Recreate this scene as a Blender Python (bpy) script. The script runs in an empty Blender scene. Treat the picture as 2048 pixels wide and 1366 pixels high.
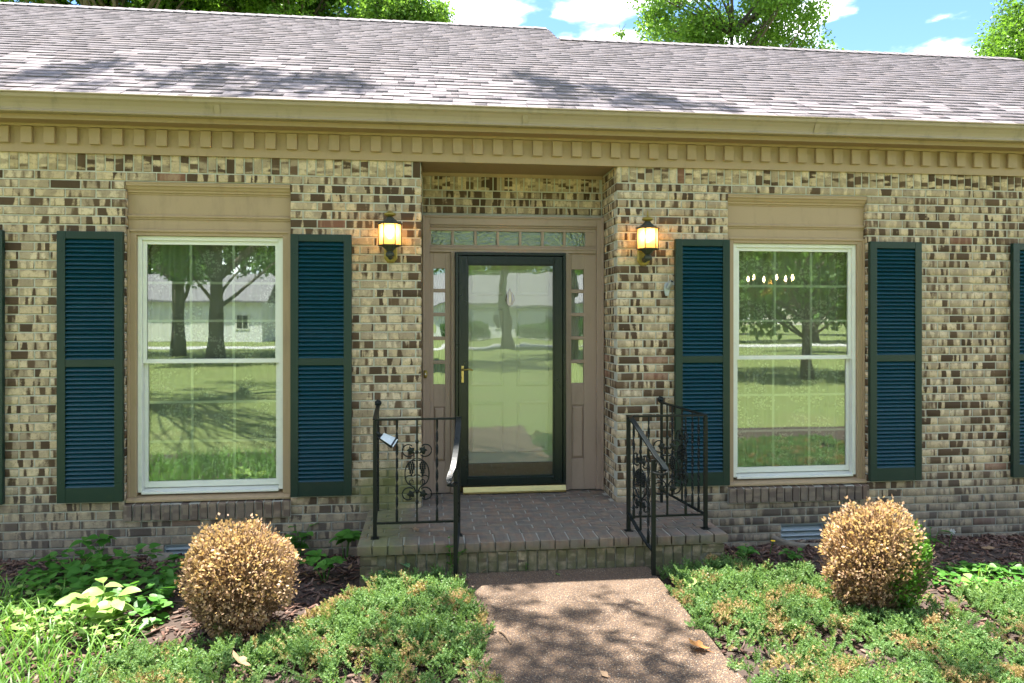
import bpy, math, random
import numpy as np
from mathutils import Vector, Matrix

random.seed(7)
RNG = np.random.default_rng(11)
SC = bpy.context.scene
COL = SC.collection
PI = math.pi

# ------------------------------------------------------------------ camera
F_PX, CAM_D, EYE = 1450.0, 5.8, 1.69          # focal length in photo pixels, metres to the wall, eye height
YAW = math.atan(165 / 1450)
cam_data = bpy.data.cameras.new('camera')
cam_data.sensor_width = 36.0
cam_data.lens = 36.0 * F_PX / 2048
cam_data.shift_y = -43 / 2048
cam_data.clip_end = 600
cam_data.clip_start = 0.05
cam = bpy.data.objects.new('camera', cam_data)
cam.location = (0, -CAM_D, EYE)
cam.rotation_euler = (PI / 2, 0, -YAW)
COL.objects.link(cam)
SC.camera = cam

# ------------------------------------------------------------------ sun, sky, exposure
SUN = Vector((-0.16, 0.262, 1.0)).normalized()       # towards the sun: high, from behind the house
EL = math.asin(SUN.z)
AZ = math.atan2(SUN.x, SUN.y)
sun_data = bpy.data.lights.new('sun', 'SUN')
sun_data.energy = 3.0
sun_data.angle = math.radians(0.53)
sun_data.color = (1.0, 0.955, 0.89)
sun = bpy.data.objects.new('sun', sun_data)
sun.rotation_euler = SUN.to_track_quat('Z', 'Y').to_euler()
sun.location = (0, 0, 30)
COL.objects.link(sun)

world = bpy.data.worlds.new('World')
SC.world = world
world.use_nodes = True
wn = world.node_tree
wn.nodes.clear()


def N(nt, kind, **kw):
    n = nt.nodes.new(kind)
    for k, v in kw.items():
        if k.startswith('i_'):
            n.inputs[k[2:].replace('_', ' ')].default_value = v
        elif k.startswith('n_'):
            n.inputs[int(k[2:])].default_value = v
        else:
            setattr(n, k, v)
    return n


def L(nt, a, b):
    nt.links.new(a, b)


def M(nt, op, a, b=None, c=None, clamp=False):
    n = nt.nodes.new('ShaderNodeMath')
    n.operation = op
    n.use_clamp = clamp
    for i, x in enumerate((a, b, c)):
        if x is None:
            continue
        if isinstance(x, (int, float)):
            n.inputs[i].default_value = x
        else:
            nt.links.new(x, n.inputs[i])
    return n.outputs[0]


def ramp(nt, fac, lo, hi, a=0.0, b=1.0):
    n = nt.nodes.new('ShaderNodeMapRange')
    n.interpolation_type = 'SMOOTHSTEP'
    nt.links.new(fac, n.inputs[0])
    for i, x in ((1, lo), (2, hi), (3, a), (4, b)):
        if isinstance(x, (int, float)):
            n.inputs[i].default_value = x
        else:
            nt.links.new(x, n.inputs[i])
    return n.outputs[0]


def mixc(nt, fac, a, b, mode='MIX'):
    n = nt.nodes.new('ShaderNodeMix')
    n.data_type = 'RGBA'
    n.blend_type = mode
    for i, x in ((0, fac), (6, a), (7, b)):
        if isinstance(x, (int, float)):
            n.inputs[i].default_value = x
        elif isinstance(x, tuple):
            n.inputs[i].default_value = (*x, 1) if len(x) == 3 else x
        else:
            nt.links.new(x, n.inputs[i])
    return n.outputs[2]


def noise(nt, vec, scale, detail=2.0, rough=0.55, col=False):
    n = nt.nodes.new('ShaderNodeTexNoise')
    n.inputs['Scale'].default_value = scale
    n.inputs['Detail'].default_value = detail
    n.inputs['Roughness'].default_value = rough
    if vec is not None:
        nt.links.new(vec, n.inputs['Vector'])
    return n.outputs[1 if col else 0]


sky = N(wn, 'ShaderNodeTexSky', sky_type='NISHITA', sun_disc=False)
sky.sun_elevation = EL
sky.sun_rotation = AZ
sky.air_density = 1.0
sky.dust_density = 0.2
sky.ozone_density = 3.0
tc = N(wn, 'ShaderNodeTexCoord')
mp = N(wn, 'ShaderNodeMapping')
mp.inputs['Scale'].default_value = (1.0, 1.0, 2.7)
mp.inputs['Location'].default_value = (3.36, 2.53, 0.89)
L(wn, tc.outputs['Generated'], mp.inputs['Vector'])
cn = noise(wn, mp.outputs[0], 6.5, 7.0, 0.5)
cn2 = noise(wn, mp.outputs[0], 2.4, 2.0, 0.5)
cl = ramp(wn, M(wn, 'ADD', cn, M(wn, 'MULTIPLY', cn2, 0.45)), 0.72, 0.87)
hs = N(wn, 'ShaderNodeHueSaturation', i_Saturation=1.12, i_Value=0.74)
L(wn, sky.outputs[0], hs.inputs['Color'])
sky_col = mixc(wn, M(wn, 'MULTIPLY', cl, 0.92), hs.outputs[0], mixc(wn, ramp(wn, noise(wn, mp.outputs[0], 17.0, 5.0, 0.6), 0.35, 0.65), (7.5, 7.9, 8.6), (17.5, 17.5, 17.7)))
bg = N(wn, 'ShaderNodeBackground', i_Strength=0.055)
L(wn, sky_col, bg.inputs[0])
wo = N(wn, 'ShaderNodeOutputWorld')
L(wn, bg.outputs[0], wo.inputs[0])

vs = SC.view_settings
vs.view_transform = 'Standard'
vs.look = 'None'
vs.exposure = 3.0
vs.gamma = 1.0
vs.use_curve_mapping = False
SC.render.engine = 'CYCLES'
cy = SC.cycles
cy.max_bounces = 7
cy.diffuse_bounces = 4
cy.glossy_bounces = 4
cy.transmission_bounces = 4
cy.transparent_max_bounces = 16
cy.caustics_reflective = False
cy.caustics_refractive = False
cy.sample_clamp_indirect = 6.0
cy.use_denoising = True

# ------------------------------------------------------------------ pixel -> place helpers
_s, _c = math.sin(YAW), math.cos(YAW)


def ray(u, v):
    a, b = u - 1024, 640 - v
    return Vector((_s * F_PX + _c * a, _c * F_PX - _s * a, b))


def on_y(u, v, y):
    d = ray(u, v)
    return Vector((0, -CAM_D, EYE)) + d * ((y + CAM_D) / d.y)


def on_z(u, v, z):
    d = ray(u, v)
    return Vector((0, -CAM_D, EYE)) + d * ((z - EYE) / d.z)


def px_of(p):
    d = Vector(p) - Vector((0, -CAM_D, EYE))
    zc = d.x * _s + d.y * _c
    xc = d.x * _c - d.y * _s
    return 1024 + F_PX * xc / zc, 640 - F_PX * d.z / zc, zc


# ------------------------------------------------------------------ mesh helpers
def world_loc(o):
    p = Vector((0, 0, 0))
    while o is not None:
        p += o.location
        o = o.parent
    return p


class MB:
    def __init__(s):
        s.v, s.f = [], []

    def add(s, vs_, fs):
        k = len(s.v)
        s.v.extend([tuple(p) for p in vs_])
        s.f.extend([tuple(i + k for i in q) for q in fs])
        return s

    def box(s, x0, x1, y0, y1, z0, z1):
        s.add([(x0, y0, z0), (x1, y0, z0), (x1, y1, z0), (x0, y1, z0),
               (x0, y0, z1), (x1, y0, z1), (x1, y1, z1), (x0, y1, z1)],
              [(3, 2, 1, 0), (4, 5, 6, 7), (0, 1, 5, 4), (1, 2, 6, 5), (2, 3, 7, 6), (3, 0, 4, 7)])
        return s

    def obox(s, mat, sx, sy, sz):
        b = MB().box(-sx / 2, sx / 2, -sy / 2, sy / 2, -sz / 2, sz / 2)
        return s.add([mat @ Vector(p) for p in b.v], b.f)

    def ext(s, prof, x0, x1):
        """profile of (y, z) swept along x, with end caps"""
        n = len(prof)
        vs_ = [(x0, y, z) for y, z in prof] + [(x1, y, z) for y, z in prof]
        fs = [(i, (i + 1) % n, (i + 1) % n + n, i + n) for i in range(n)]
        fs += [tuple(range(n - 1, -1, -1)), tuple(range(n, 2 * n))]
        return s.add(vs_, fs)

    def sweep(s, pts, sec, twist=None, up=Vector((0, 0, 1)), scale=None, cap=True):
        """2-D section (a, b) carried along points"""
        pts = [Vector(p) for p in pts]
        n, m = len(pts), len(sec)
        vs_ = []
        for i, p in enumerate(pts):
            t = (pts[min(i + 1, n - 1)] - pts[max(i - 1, 0)]).normalized()
            a = t.cross(up)
            if a.length < 1e-4:
                a = t.cross(Vector((0, 1, 0)))
            a.normalize()
            b = a.cross(t).normalized()
            w = twist(i) if twist else 0.0
            k = scale[i] if scale else 1.0
            cw, sw = math.cos(w), math.sin(w)
            for x, y in sec:
                xx, yy = (x * cw - y * sw) * k, (x * sw + y * cw) * k
                vs_.append(p + a * xx + b * yy)
        fs = []
        for i in range(n - 1):
            for j in range(m):
                fs.append((i * m + j, i * m + (j + 1) % m, (i + 1) * m + (j + 1) % m, (i + 1) * m + j))
        if cap:
            fs += [tuple(range(m - 1, -1, -1)), tuple(range((n - 1) * m, n * m))]
        return s.add(vs_, fs)

    def tube(s, pts, r, n=6):
        rs = r if isinstance(r, (list, tuple)) else None
        r0 = 1.0 if rs else r
        sec = [(r0 * math.cos(2 * PI * i / n), r0 * math.sin(2 * PI * i / n)) for i in range(n)]
        return s.sweep(pts, sec, scale=rs)

    def lathe(s, prof, c, n=12, ang=0.0):
        c = Vector(c)
        vs_ = []
        for r, z in prof:
            for i in range(n):
                a = ang + 2 * PI * i / n
                vs_.append(c + Vector((r * math.cos(a), r * math.sin(a), z)))
        fs = []
        for k in range(len(prof) - 1):
            for i in range(n):
                fs.append((k * n + i, k * n + (i + 1) % n, (k + 1) * n + (i + 1) % n, (k + 1) * n + i))
        fs += [tuple(range(n - 1, -1, -1)), tuple(range((len(prof) - 1) * n, len(prof) * n))]
        return s.add(vs_, fs)

    def ball(s, c, r, n=8, m=5, sq=(1, 1, 1)):
        c = Vector(c)
        pr = [(max(1e-4, math.sin(PI * k / m)), -math.cos(PI * k / m)) for k in range(m + 1)]
        b = MB().lathe(pr, (0, 0, 0), n)
        return s.add([c + Vector((p[0] * r * sq[0], p[1] * r * sq[1], p[2] * r * sq[2])) for p in b.v], b.f)

    def build(s, name, mat, parent=None, smooth=False, bevel=0.0, loc=None):
        off = world_loc(parent) if parent else Vector((0, 0, 0))
        if loc is not None:
            off = Vector(loc)
        me = bpy.data.meshes.new(name)
        me.from_pydata([(p[0] - off.x, p[1] - off.y, p[2] - off.z) for p in s.v], [], s.f)
        if mat:
            me.materials.append(mat)
        if smooth:
            me.polygons.foreach_set('use_smooth', [True] * len(me.polygons))
        o = bpy.data.objects.new(name, me)
        COL.objects.link(o)
        if parent:
            o.parent = parent
            if loc is not None:
                o.location = Vector(loc) - world_loc(parent)
        elif loc is not None:
            o.location = loc
        if bevel:
            b = o.modifiers.new('bevel', 'BEVEL')
            b.width = bevel
            b.segments = 2
            b.limit_method = 'ANGLE'
            b.angle_limit = 0.6
        return o


def np_obj(name, V, F, mat, parent=None, smooth=False):
    """big mesh from arrays; F is (n, k) of equal-sized faces"""
    me = bpy.data.meshes.new(name)
    V = np.asarray(V, dtype=np.float32).reshape(-1, 3)
    if parent:
        V = V - np.array(world_loc(parent), dtype=np.float32)
    F = np.asarray(F, dtype=np.int32)
    n, k = F.shape
    me.vertices.add(len(V))
    me.vertices.foreach_set('co', V.ravel())
    me.loops.add(n * k)
    me.loops.foreach_set('vertex_index', F.ravel())
    me.polygons.add(n)
    me.polygons.foreach_set('loop_start', np.arange(0, n * k, k, dtype=np.int32))
    me.polygons.foreach_set('loop_total', np.full(n, k, dtype=np.int32))
    if smooth:
        me.polygons.foreach_set('use_smooth', np.ones(n, dtype=bool))
    me.update(calc_edges=True)
    me.materials.append(mat)
    o = bpy.data.objects.new(name, me)
    COL.objects.link(o)
    if parent:
        o.parent = parent
    return o


def scatter(tv, tf, P, R, S):
    """copies of a template (k,3) at P (n,3), rotations R (n,3,3), sizes S (n,) or (n,3)"""
    tv = np.asarray(tv, dtype=np.float64)
    tf = np.asarray(tf, dtype=np.int64)
    n, k = len(P), len(tv)
    S = np.asarray(S, dtype=np.float64)
    if S.ndim == 1:
        S = np.repeat(S[:, None], 3, 1)
    loc = tv[None] * S[:, None, :]
    V = np.einsum('nij,nkj->nki', R, loc) + P[:, None, :]
    F = tf[None] + (np.arange(n) * k)[:, None, None]
    return V.reshape(-1, 3), F.reshape(-1, tf.shape[1])


def frames(D, roll):
    """rotation matrices whose local +y follows D, rolled about it"""
    D = D / np.linalg.norm(D, axis=1, keepdims=True)
    ref = np.tile(np.array([[0.0, 0.0, 1.0]]), (len(D), 1))
    par = np.abs(D[:, 2]) > 0.98
    ref[par] = (1, 0, 0)
    X = np.cross(D, ref)
    X /= np.linalg.norm(X, axis=1, keepdims=True)
    Z = np.cross(X, D)
    c, s = np.cos(roll)[:, None], np.sin(roll)[:, None]
    X2, Z2 = X * c + Z * s, Z * c - X * s
    return np.stack([X2, D, Z2], axis=2)


def rdirs(n, up=0.0):
    d = RNG.normal(size=(n, 3))
    d /= np.linalg.norm(d, axis=1, keepdims=True)
    d[:, 2] += up
    return d


def thing(name, label, cat, loc=(0, 0, 0), group=None):
    o = bpy.data.objects.new(name, None)
    o.empty_display_size = 0.1
    o.location = loc
    COL.objects.link(o)
    return tag(o, label, cat, group)


def tag(o, label, cat, group=None):
    o['label'] = label
    o['category'] = cat
    if group:
        o['group'] = group
    return o


def struct(o):
    o['kind'] = 'structure'
    return o


def stuff(o, label=None, cat=None):
    o['kind'] = 'stuff'
    if label:
        o['label'] = label
        o['category'] = cat
    return o


def vnoise(x, y, seed=0):
    """smooth value noise, arrays in, 0..1 out"""
    x, y = np.asarray(x, float), np.asarray(y, float)
    xi, yi = np.floor(x), np.floor(y)
    fx, fy = x - xi, y - yi
    fx, fy = fx * fx * (3 - 2 * fx), fy * fy * (3 - 2 * fy)

    def h(a, b):
        q = np.sin(a * 127.1 + b * 311.7 + seed * 74.7) * 43758.5453
        return q - np.floor(q)
    return (h(xi, yi) * (1 - fx) + h(xi + 1, yi) * fx) * (1 - fy) + (h(xi, yi + 1) * (1 - fx) + h(xi + 1, yi + 1) * fx) * fy

# ------------------------------------------------------------------ materials
CZ, BL, ZS = 0.0677, 0.218, 2.815          # course height, brick pitch, underside of the soldier course


def new_mat(name):
    m = bpy.data.materials.new(name)
    m.use_nodes = True
    nt = m.node_tree
    b = nt.nodes['Principled BSDF']
    return m, nt, b


def setb(b, col=None, rough=None, metal=None, spec=None):
    if col is not None:
        b.inputs['Base Color'].default_value = (*col, 1)
    if rough is not None:
        b.inputs['Roughness'].default_value = rough
    if metal is not None:
        b.inputs['Metallic'].default_value = metal
    if spec is not None:
        b.inputs['Specular IOR Level'].default_value = spec


def bump(nt, b, h, dist=0.002, strength=0.6):
    n = nt.nodes.new('ShaderNodeBump')
    n.inputs['Strength'].default_value = strength
    n.inputs['Distance'].default_value = dist
    nt.links.new(h, n.inputs['Height'])
    nt.links.new(n.outputs[0], b.inputs['Normal'])


def gpos(nt):
    return nt.nodes.new('ShaderNodeNewGeometry').outputs['Position']


def rnd(nt):
    """a number per piece, for joined pieces and single objects alike"""
    g = nt.nodes.new('ShaderNodeNewGeometry').outputs['Random Per Island']
    o = nt.nodes.new('ShaderNodeObjectInfo').outputs['Random']
    return M(nt, 'FRACT', M(nt, 'ADD', g, o))


def weather(nt, pos, col, amount=1.0):
    """splash-back dirt low on the masonry and a green algae patch beside the stoop"""
    sx = N(nt, 'ShaderNodeSeparateXYZ')
    L(nt, pos, sx.inputs[0])
    n1 = noise(nt, pos, 2.2, 4.0, 0.6)
    n2 = noise(nt, pos, 14.0, 3.0, 0.6)
    zz = M(nt, 'ADD', sx.outputs[2], M(nt, 'MULTIPLY', M(nt, 'SUBTRACT', n1, 0.5), 0.7))
    low = ramp(nt, zz, 0.52, 0.0)
    grime = M(nt, 'MULTIPLY', low, M(nt, 'MULTIPLY_ADD', n2, 0.7, 0.28 * amount), clamp=True)
    c1 = mixc(nt, M(nt, 'MULTIPLY', grime, 0.9), col, (0.115, 0.105, 0.095))
    ax = M(nt, 'ABSOLUTE', M(nt, 'ADD', sx.outputs[0], 0.32))
    az = M(nt, 'ABSOLUTE', M(nt, 'SUBTRACT', sx.outputs[2], 0.34))
    d = M(nt, 'ADD', M(nt, 'MULTIPLY', ax, 1.7), M(nt, 'MULTIPLY', az, 2.6))
    al = ramp(nt, M(nt, 'ADD', d, M(nt, 'MULTIPLY', n2, 0.5)), 1.15, 0.5)
    c1 = mixc(nt, M(nt, 'MULTIPLY', al, 0.75), c1, (0.17, 0.185, 0.065))
    # olive moss on the riser of the stoop
    ry = ramp(nt, sx.outputs[1], -0.90, -0.935)
    rz = ramp(nt, sx.outputs[2], 0.19, 0.12)
    ms = M(nt, 'MULTIPLY', M(nt, 'MULTIPLY', ry, rz), ramp(nt, n2, 0.30, 0.62, 0.15, 0.8))
    return mixc(nt, ms, c1, (0.105, 0.105, 0.045))


def brick_mat(name, soldier=False, sill=False, floor=False):
    m, nt, b = new_mat(name)
    pos = gpos(nt)
    s = N(nt, 'ShaderNodeSeparateXYZ')
    L(nt, pos, s.inputs[0])
    x, y, z = s.outputs
    uu = M(nt, 'ADD', x, y)
    if soldier:
        row = M(nt, 'FLOOR', M(nt, 'DIVIDE', uu, 0.0678))
        col_i = M(nt, 'FLOOR', M(nt, 'MULTIPLY', z, 1.5))
        along = z
    elif floor:
        row = M(nt, 'FLOOR', M(nt, 'DIVIDE', y, 0.1))
        col_i = M(nt, 'FLOOR', M(nt, 'DIVIDE', x, 0.1))
        along = x
    else:
        row = M(nt, 'FLOOR', M(nt, 'DIVIDE', M(nt, 'SUBTRACT', z, ZS), CZ))
        odd = M(nt, 'PINGPONG', row, 1.0)
        col_i = M(nt, 'FLOOR', M(nt, 'ADD', M(nt, 'DIVIDE', uu, BL), M(nt, 'MULTIPLY', odd, 0.5)))
        along = uu
    cb = N(nt, 'ShaderNodeCombineXYZ')
    L(nt, row, cb.inputs[0])
    L(nt, col_i, cb.inputs[1])
    wn_ = N(nt, 'ShaderNodeTexWhiteNoise', noise_dimensions='2D')
    L(nt, cb.outputs[0], wn_.inputs['Vector'])
    r1 = wn_.outputs[0]
    sc_ = N(nt, 'ShaderNodeSeparateColor')
    L(nt, wn_.outputs[1], sc_.inputs[0])
    r2, r3 = sc_.outputs[1], sc_.outputs[2]
    # flashed bands: noise along the brick, different in every brick
    cv = N(nt, 'ShaderNodeCombineXYZ')
    L(nt, M(nt, 'MULTIPLY', along, 19.5), cv.inputs[0])
    L(nt, M(nt, 'MULTIPLY_ADD', row, 5.31, M(nt, 'MULTIPLY', col_i, 3.77)), cv.inputs[1])
    L(nt, M(nt, 'MULTIPLY', z if not soldier else x, 2.6), cv.inputs[2])
    bn = noise(nt, cv.outputs[0], 1.0, 1.2, 0.4)
    fine = noise(nt, pos, 75.0, 3.0, 0.65)
    thr = M(nt, 'MULTIPLY_ADD', M(nt, 'POWER', r1, 0.8), 0.23, 0.375)
    bnf = M(nt, 'ADD', bn, M(nt, 'MULTIPLY', M(nt, 'SUBTRACT', fine, 0.5), 0.10))
    dark = ramp(nt, bnf, thr, M(nt, 'ADD', thr, M(nt, 'MULTIPLY_ADD', r3, 0.12, 0.03)))
    smud = noise(nt, pos, 11.0, 3.0, 0.6)
    cream = mixc(nt, r2, (0.66, 0.52, 0.335), (0.52, 0.395, 0.25))
    cream = mixc(nt, M(nt, 'MULTIPLY', ramp(nt, r3, 0.6, 1.0), 0.55), cream, (0.70, 0.58, 0.42))
    blot = noise(nt, pos, 30.0, 3.0, 0.6)
    cream = mixc(nt, ramp(nt, blot, 0.50, 0.72, 0.0, 0.62), cream, (0.20, 0.135, 0.08))
    brown = mixc(nt, r3, (0.075, 0.047, 0.028), (0.135, 0.085, 0.050))
    cv2 = N(nt, 'ShaderNodeVectorMath', operation='MULTIPLY_ADD')
    L(nt, cv.outputs[0], cv2.inputs[0])
    cv2.inputs[1].default_value = (0.8, 1.0, 1.6)
    cv2.inputs[2].default_value = (31.7, 12.3, 5.1)
    mid = noise(nt, cv2.outputs[0], 1.0, 1.5, 0.5)
    midf = ramp(nt, M(nt, 'ADD', mid, M(nt, 'MULTIPLY', M(nt, 'SUBTRACT', fine, 0.5), 0.15)), 0.47, 0.56, 0.0, 0.72)
    cream = mixc(nt, midf, cream, mixc(nt, r2, (0.36, 0.275, 0.18), (0.27, 0.205, 0.14)))
    cream = mixc(nt, ramp(nt, smud, 0.45, 0.72, 0.0, 0.5), cream, (0.27, 0.21, 0.15))
    if not soldier and not floor:
        fz_ = M(nt, 'FRACT', M(nt, 'DIVIDE', M(nt, 'SUBTRACT', z, ZS), CZ))
        rim = M(nt, 'ABSOLUTE', M(nt, 'SUBTRACT', fz_, 0.5))
        rim = M(nt, 'ADD', rim, M(nt, 'MULTIPLY', M(nt, 'SUBTRACT', blot, 0.5), 0.35))
        rimf = M(nt, 'MULTIPLY', ramp(nt, rim, 0.30, 0.44), ramp(nt, r3, 0.35, 0.75, 0.1, 0.75))
        dark = M(nt, 'MAXIMUM', dark, rimf)
    col = mixc(nt, dark, cream, brown)
    col = mixc(nt, ramp(nt, r2, 0.982, 0.99, 0.0, 0.7), col, (0.235, 0.105, 0.07))
    pit = noise(nt, pos, 230.0, 2.0, 0.6)
    col = mixc(nt, ramp(nt, pit, 0.63, 0.70, 0.0, 0.75), col, (0.09, 0.06, 0.035))
    if sill:
        col = mixc(nt, 0.72, col, (0.165, 0.115, 0.085))
    if floor:
        redc = mixc(nt, r1, (0.27, 0.175, 0.115), (0.17, 0.125, 0.09))
        redc = mixc(nt, ramp(nt, blot, 0.42, 0.75, 0.0, 0.6), redc, (0.27, 0.215, 0.165))
        redc = mixc(nt, ramp(nt, smud, 0.40, 0.60, 0.0, 0.75), redc, (0.15, 0.145, 0.12))
        col = mixc(nt, 0.9, col, redc)
    col = weather(nt, pos, col, 0.5 if floor else 1.0)
    L(nt, col, b.inputs['Base Color'])
    setb(b, rough=0.9, spec=0.25)
    h = M(nt, 'ADD', M(nt, 'MULTIPLY', fine, 0.7), M(nt, 'MULTIPLY', pit, -0.35))
    h = M(nt, 'ADD', h, M(nt, 'MULTIPLY', blot, 0.8))
    bump(nt, b, h, 0.004, 0.8)
    return m


MAT = {}
MAT['brick'] = brick_mat('brick face')
MAT['soldier'] = brick_mat('soldier brick face', soldier=True)
MAT['sill_brick'] = brick_mat('sill brick face', soldier=True, sill=True)
MAT['floor_brick'] = brick_mat('stoop brick face', floor=True)


def m_mortar():
    m, nt, b = new_mat('mortar')
    pos = gpos(nt)
    n = noise(nt, pos, 60.0, 4.0, 0.65)
    n2 = noise(nt, pos, 3.0, 2.0, 0.5)
    c = mixc(nt, n, (0.36, 0.35, 0.295), (0.66, 0.645, 0.555))
    c = mixc(nt, ramp(nt, n2, 0.4, 0.7, 0.0, 0.5), c, (0.42, 0.405, 0.335))
    c = weather(nt, pos, c, 0.4)
    L(nt, c, b.inputs['Base Color'])
    setb(b, rough=0.95, spec=0.2)
    bump(nt, b, n, 0.003, 0.8)
    return m


MAT['mortar'] = m_mortar()


def m_paint(name, col, rough=0.5, dirt=0.25, grain=0.15, dirt_col=(0.12, 0.09, 0.06), streak=False):
    m, nt, b = new_mat(name)
    pos = gpos(nt)
    mp_ = N(nt, 'ShaderNodeMapping')
    mp_.inputs['Scale'].default_value = (1, 1, 0.25) if streak else (1, 1, 1)
    L(nt, pos, mp_.inputs[0])
    n = noise(nt, mp_.outputs[0], 9.0, 5.0, 0.65)
    n2 = noise(nt, pos, 120.0, 2.0, 0.6)
    c = mixc(nt, ramp(nt, n, 0.5, 0.8, 0.0, dirt), col, dirt_col)
    c = mixc(nt, M(nt, 'MULTIPLY', n2, grain), c, tuple(x * 0.6 for x in col))
    L(nt, c, b.inputs['Base Color'])
    setb(b, rough=rough, spec=0.4)
    bump(nt, b, n2, 0.0006, 0.5)
    return m


TAN = (0.40, 0.285, 0.170)
MAT['tan'] = m_paint('tan painted wood', TAN, 0.55, 0.42, 0.2, (0.19, 0.135, 0.08), streak=True)
MAT['taupe'] = m_paint('taupe painted entry wood', (0.355, 0.26, 0.20), 0.5, 0.38, 0.2, (0.17, 0.115, 0.085), streak=True)
MAT['gutter'] = m_paint('tan aluminium gutter', (0.34, 0.265, 0.18), 0.42, 0.5, 0.1, (0.10, 0.10, 0.07), streak=True)
MAT['soffit'] = m_paint('tan soffit board', (0.33, 0.225, 0.14), 0.6, 0.2)
MAT['vinyl'] = m_paint('white vinyl', (0.74, 0.74, 0.66), 0.35, 0.12, 0.05)
MAT['muntin'] = m_paint('pale muntin', (0.85, 0.87, 0.80), 0.4, 0.05, 0.03)
MAT['shutter'] = m_paint('dark green shutter paint', (0.009, 0.030, 0.022), 0.38, 0.25, 0.1, (0.05, 0.055, 0.03))
MAT['slat'] = m_paint('teal shutter slat paint', (0.003, 0.042, 0.060), 0.36, 0.25, 0.1, (0.035, 0.05, 0.05))  # slats carry a bluer colour than the shutter frame
MAT['storm'] = m_paint('dark green storm door enamel', (0.006, 0.013, 0.011), 0.25, 0.1, 0.05, (0.04, 0.05, 0.04))
MAT['door'] = m_paint('white door paint', (0.84, 0.82, 0.76), 0.5, 0.06, 0.04)
MAT['oak'] = m_paint('plain brown', (0.30, 0.17, 0.07), 0.4, 0.3)  # brown of the strip below the front door slab
MAT['vent'] = m_paint('blue grey vent metal', (0.30, 0.35, 0.38), 0.5, 0.5, 0.1, (0.14, 0.12, 0.09))
MAT['plaster'] = m_paint('interior plaster', (0.42, 0.40, 0.34), 0.8, 0.05)
MAT['carpet'] = m_paint('interior carpet', (0.16, 0.12, 0.08), 0.9, 0.1)


def m_simple(name, col, rough=0.5, metal=0.0, var=0.25, scale=40.0, bumpd=0.0005):
    m, nt, b = new_mat(name)
    pos = gpos(nt)
    n = noise(nt, pos, scale, 4.0, 0.65)
    c = mixc(nt, n, tuple(x * (1 - var) for x in col), tuple(min(1, x * (1 + var)) for x in col))
    L(nt, c, b.inputs['Base Color'])
    setb(b, rough=rough, metal=metal)
    L(nt, M(nt, 'MULTIPLY_ADD', n, 0.25, rough - 0.12, clamp=True), b.inputs['Roughness'])
    bump(nt, b, n, bumpd, 0.6)
    return m


MAT['iron'] = m_simple('black wrought iron', (0.006, 0.009, 0.008), 0.42, 0.0, 0.6, 60, 0.001)
MAT['iron'].node_tree.nodes['Principled BSDF'].inputs['Specular IOR Level'].default_value = 0.3
MAT['brass'] = m_simple('brass', (0.60, 0.46, 0.19), 0.34, 1.0, 0.08, 12)
MAT['aged_brass'] = m_simple('aged brass', (0.30, 0.225, 0.05), 0.5, 0.55, 0.5, 60)
MAT['bronze'] = m_simple('dark verdigris bronze', (0.055, 0.06, 0.045), 0.55, 0.4, 0.6, 50)
MAT['steel'] = m_simple('grey cast metal', (0.45, 0.48, 0.5), 0.45, 0.6, 0.25)
MAT['white_plastic'] = m_simple('pale panel', (0.62, 0.66, 0.68), 0.25, 0.0, 0.1)
MAT['black_plastic'] = m_simple('black plastic', (0.012, 0.015, 0.016), 0.4, 0.0, 0.2)
MAT['stone'] = m_simple('grey kerb stone', (0.23, 0.20, 0.155), 0.9, 0.0, 0.4, 25, 0.006)
MAT['deck'] = m_simple('roof felt', (0.06, 0.055, 0.055), 0.9)
MAT['bark'] = m_simple('tree bark', (0.10, 0.082, 0.064), 0.95, 0.0, 0.5, 12, 0.03)
MAT['twig'] = m_simple('dry twig', (0.20, 0.135, 0.085), 0.9, 0.0, 0.4, 60)
MAT['deadtwig'] = m_simple('dead boxwood stem', (0.20, 0.13, 0.075), 0.9, 0.0, 0.4, 60)


def m_shingle():
    m, nt, b = new_mat('asphalt shingle')
    pos = gpos(nt)
    r = rnd(nt)
    c = mixc(nt, r, (0.142, 0.123, 0.129), (0.172, 0.151, 0.159))
    c = mixc(nt, ramp(nt, M(nt, 'FRACT', M(nt, 'MULTIPLY', r, 7.13)), 0.75, 0.95, 0.0, 0.45), c, (0.19, 0.155, 0.148))
    g = noise(nt, pos, 260.0, 2.0, 0.7)
    c = mixc(nt, ramp(nt, g, 0.42, 0.66, 0.0, 0.6), c, (0.192, 0.171, 0.180))
    big = noise(nt, pos, 1.1, 4.0, 0.6)
    c = mixc(nt, ramp(nt, big, 0.42, 0.75, 0.0, 0.2), c, (0.17, 0.15, 0.152))
    L(nt, c, b.inputs['Base Color'])
    setb(b, rough=0.92, spec=0.25)
    bump(nt, b, g, 0.002, 0.7)
    return m


MAT['shingle'] = m_shingle()


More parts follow.
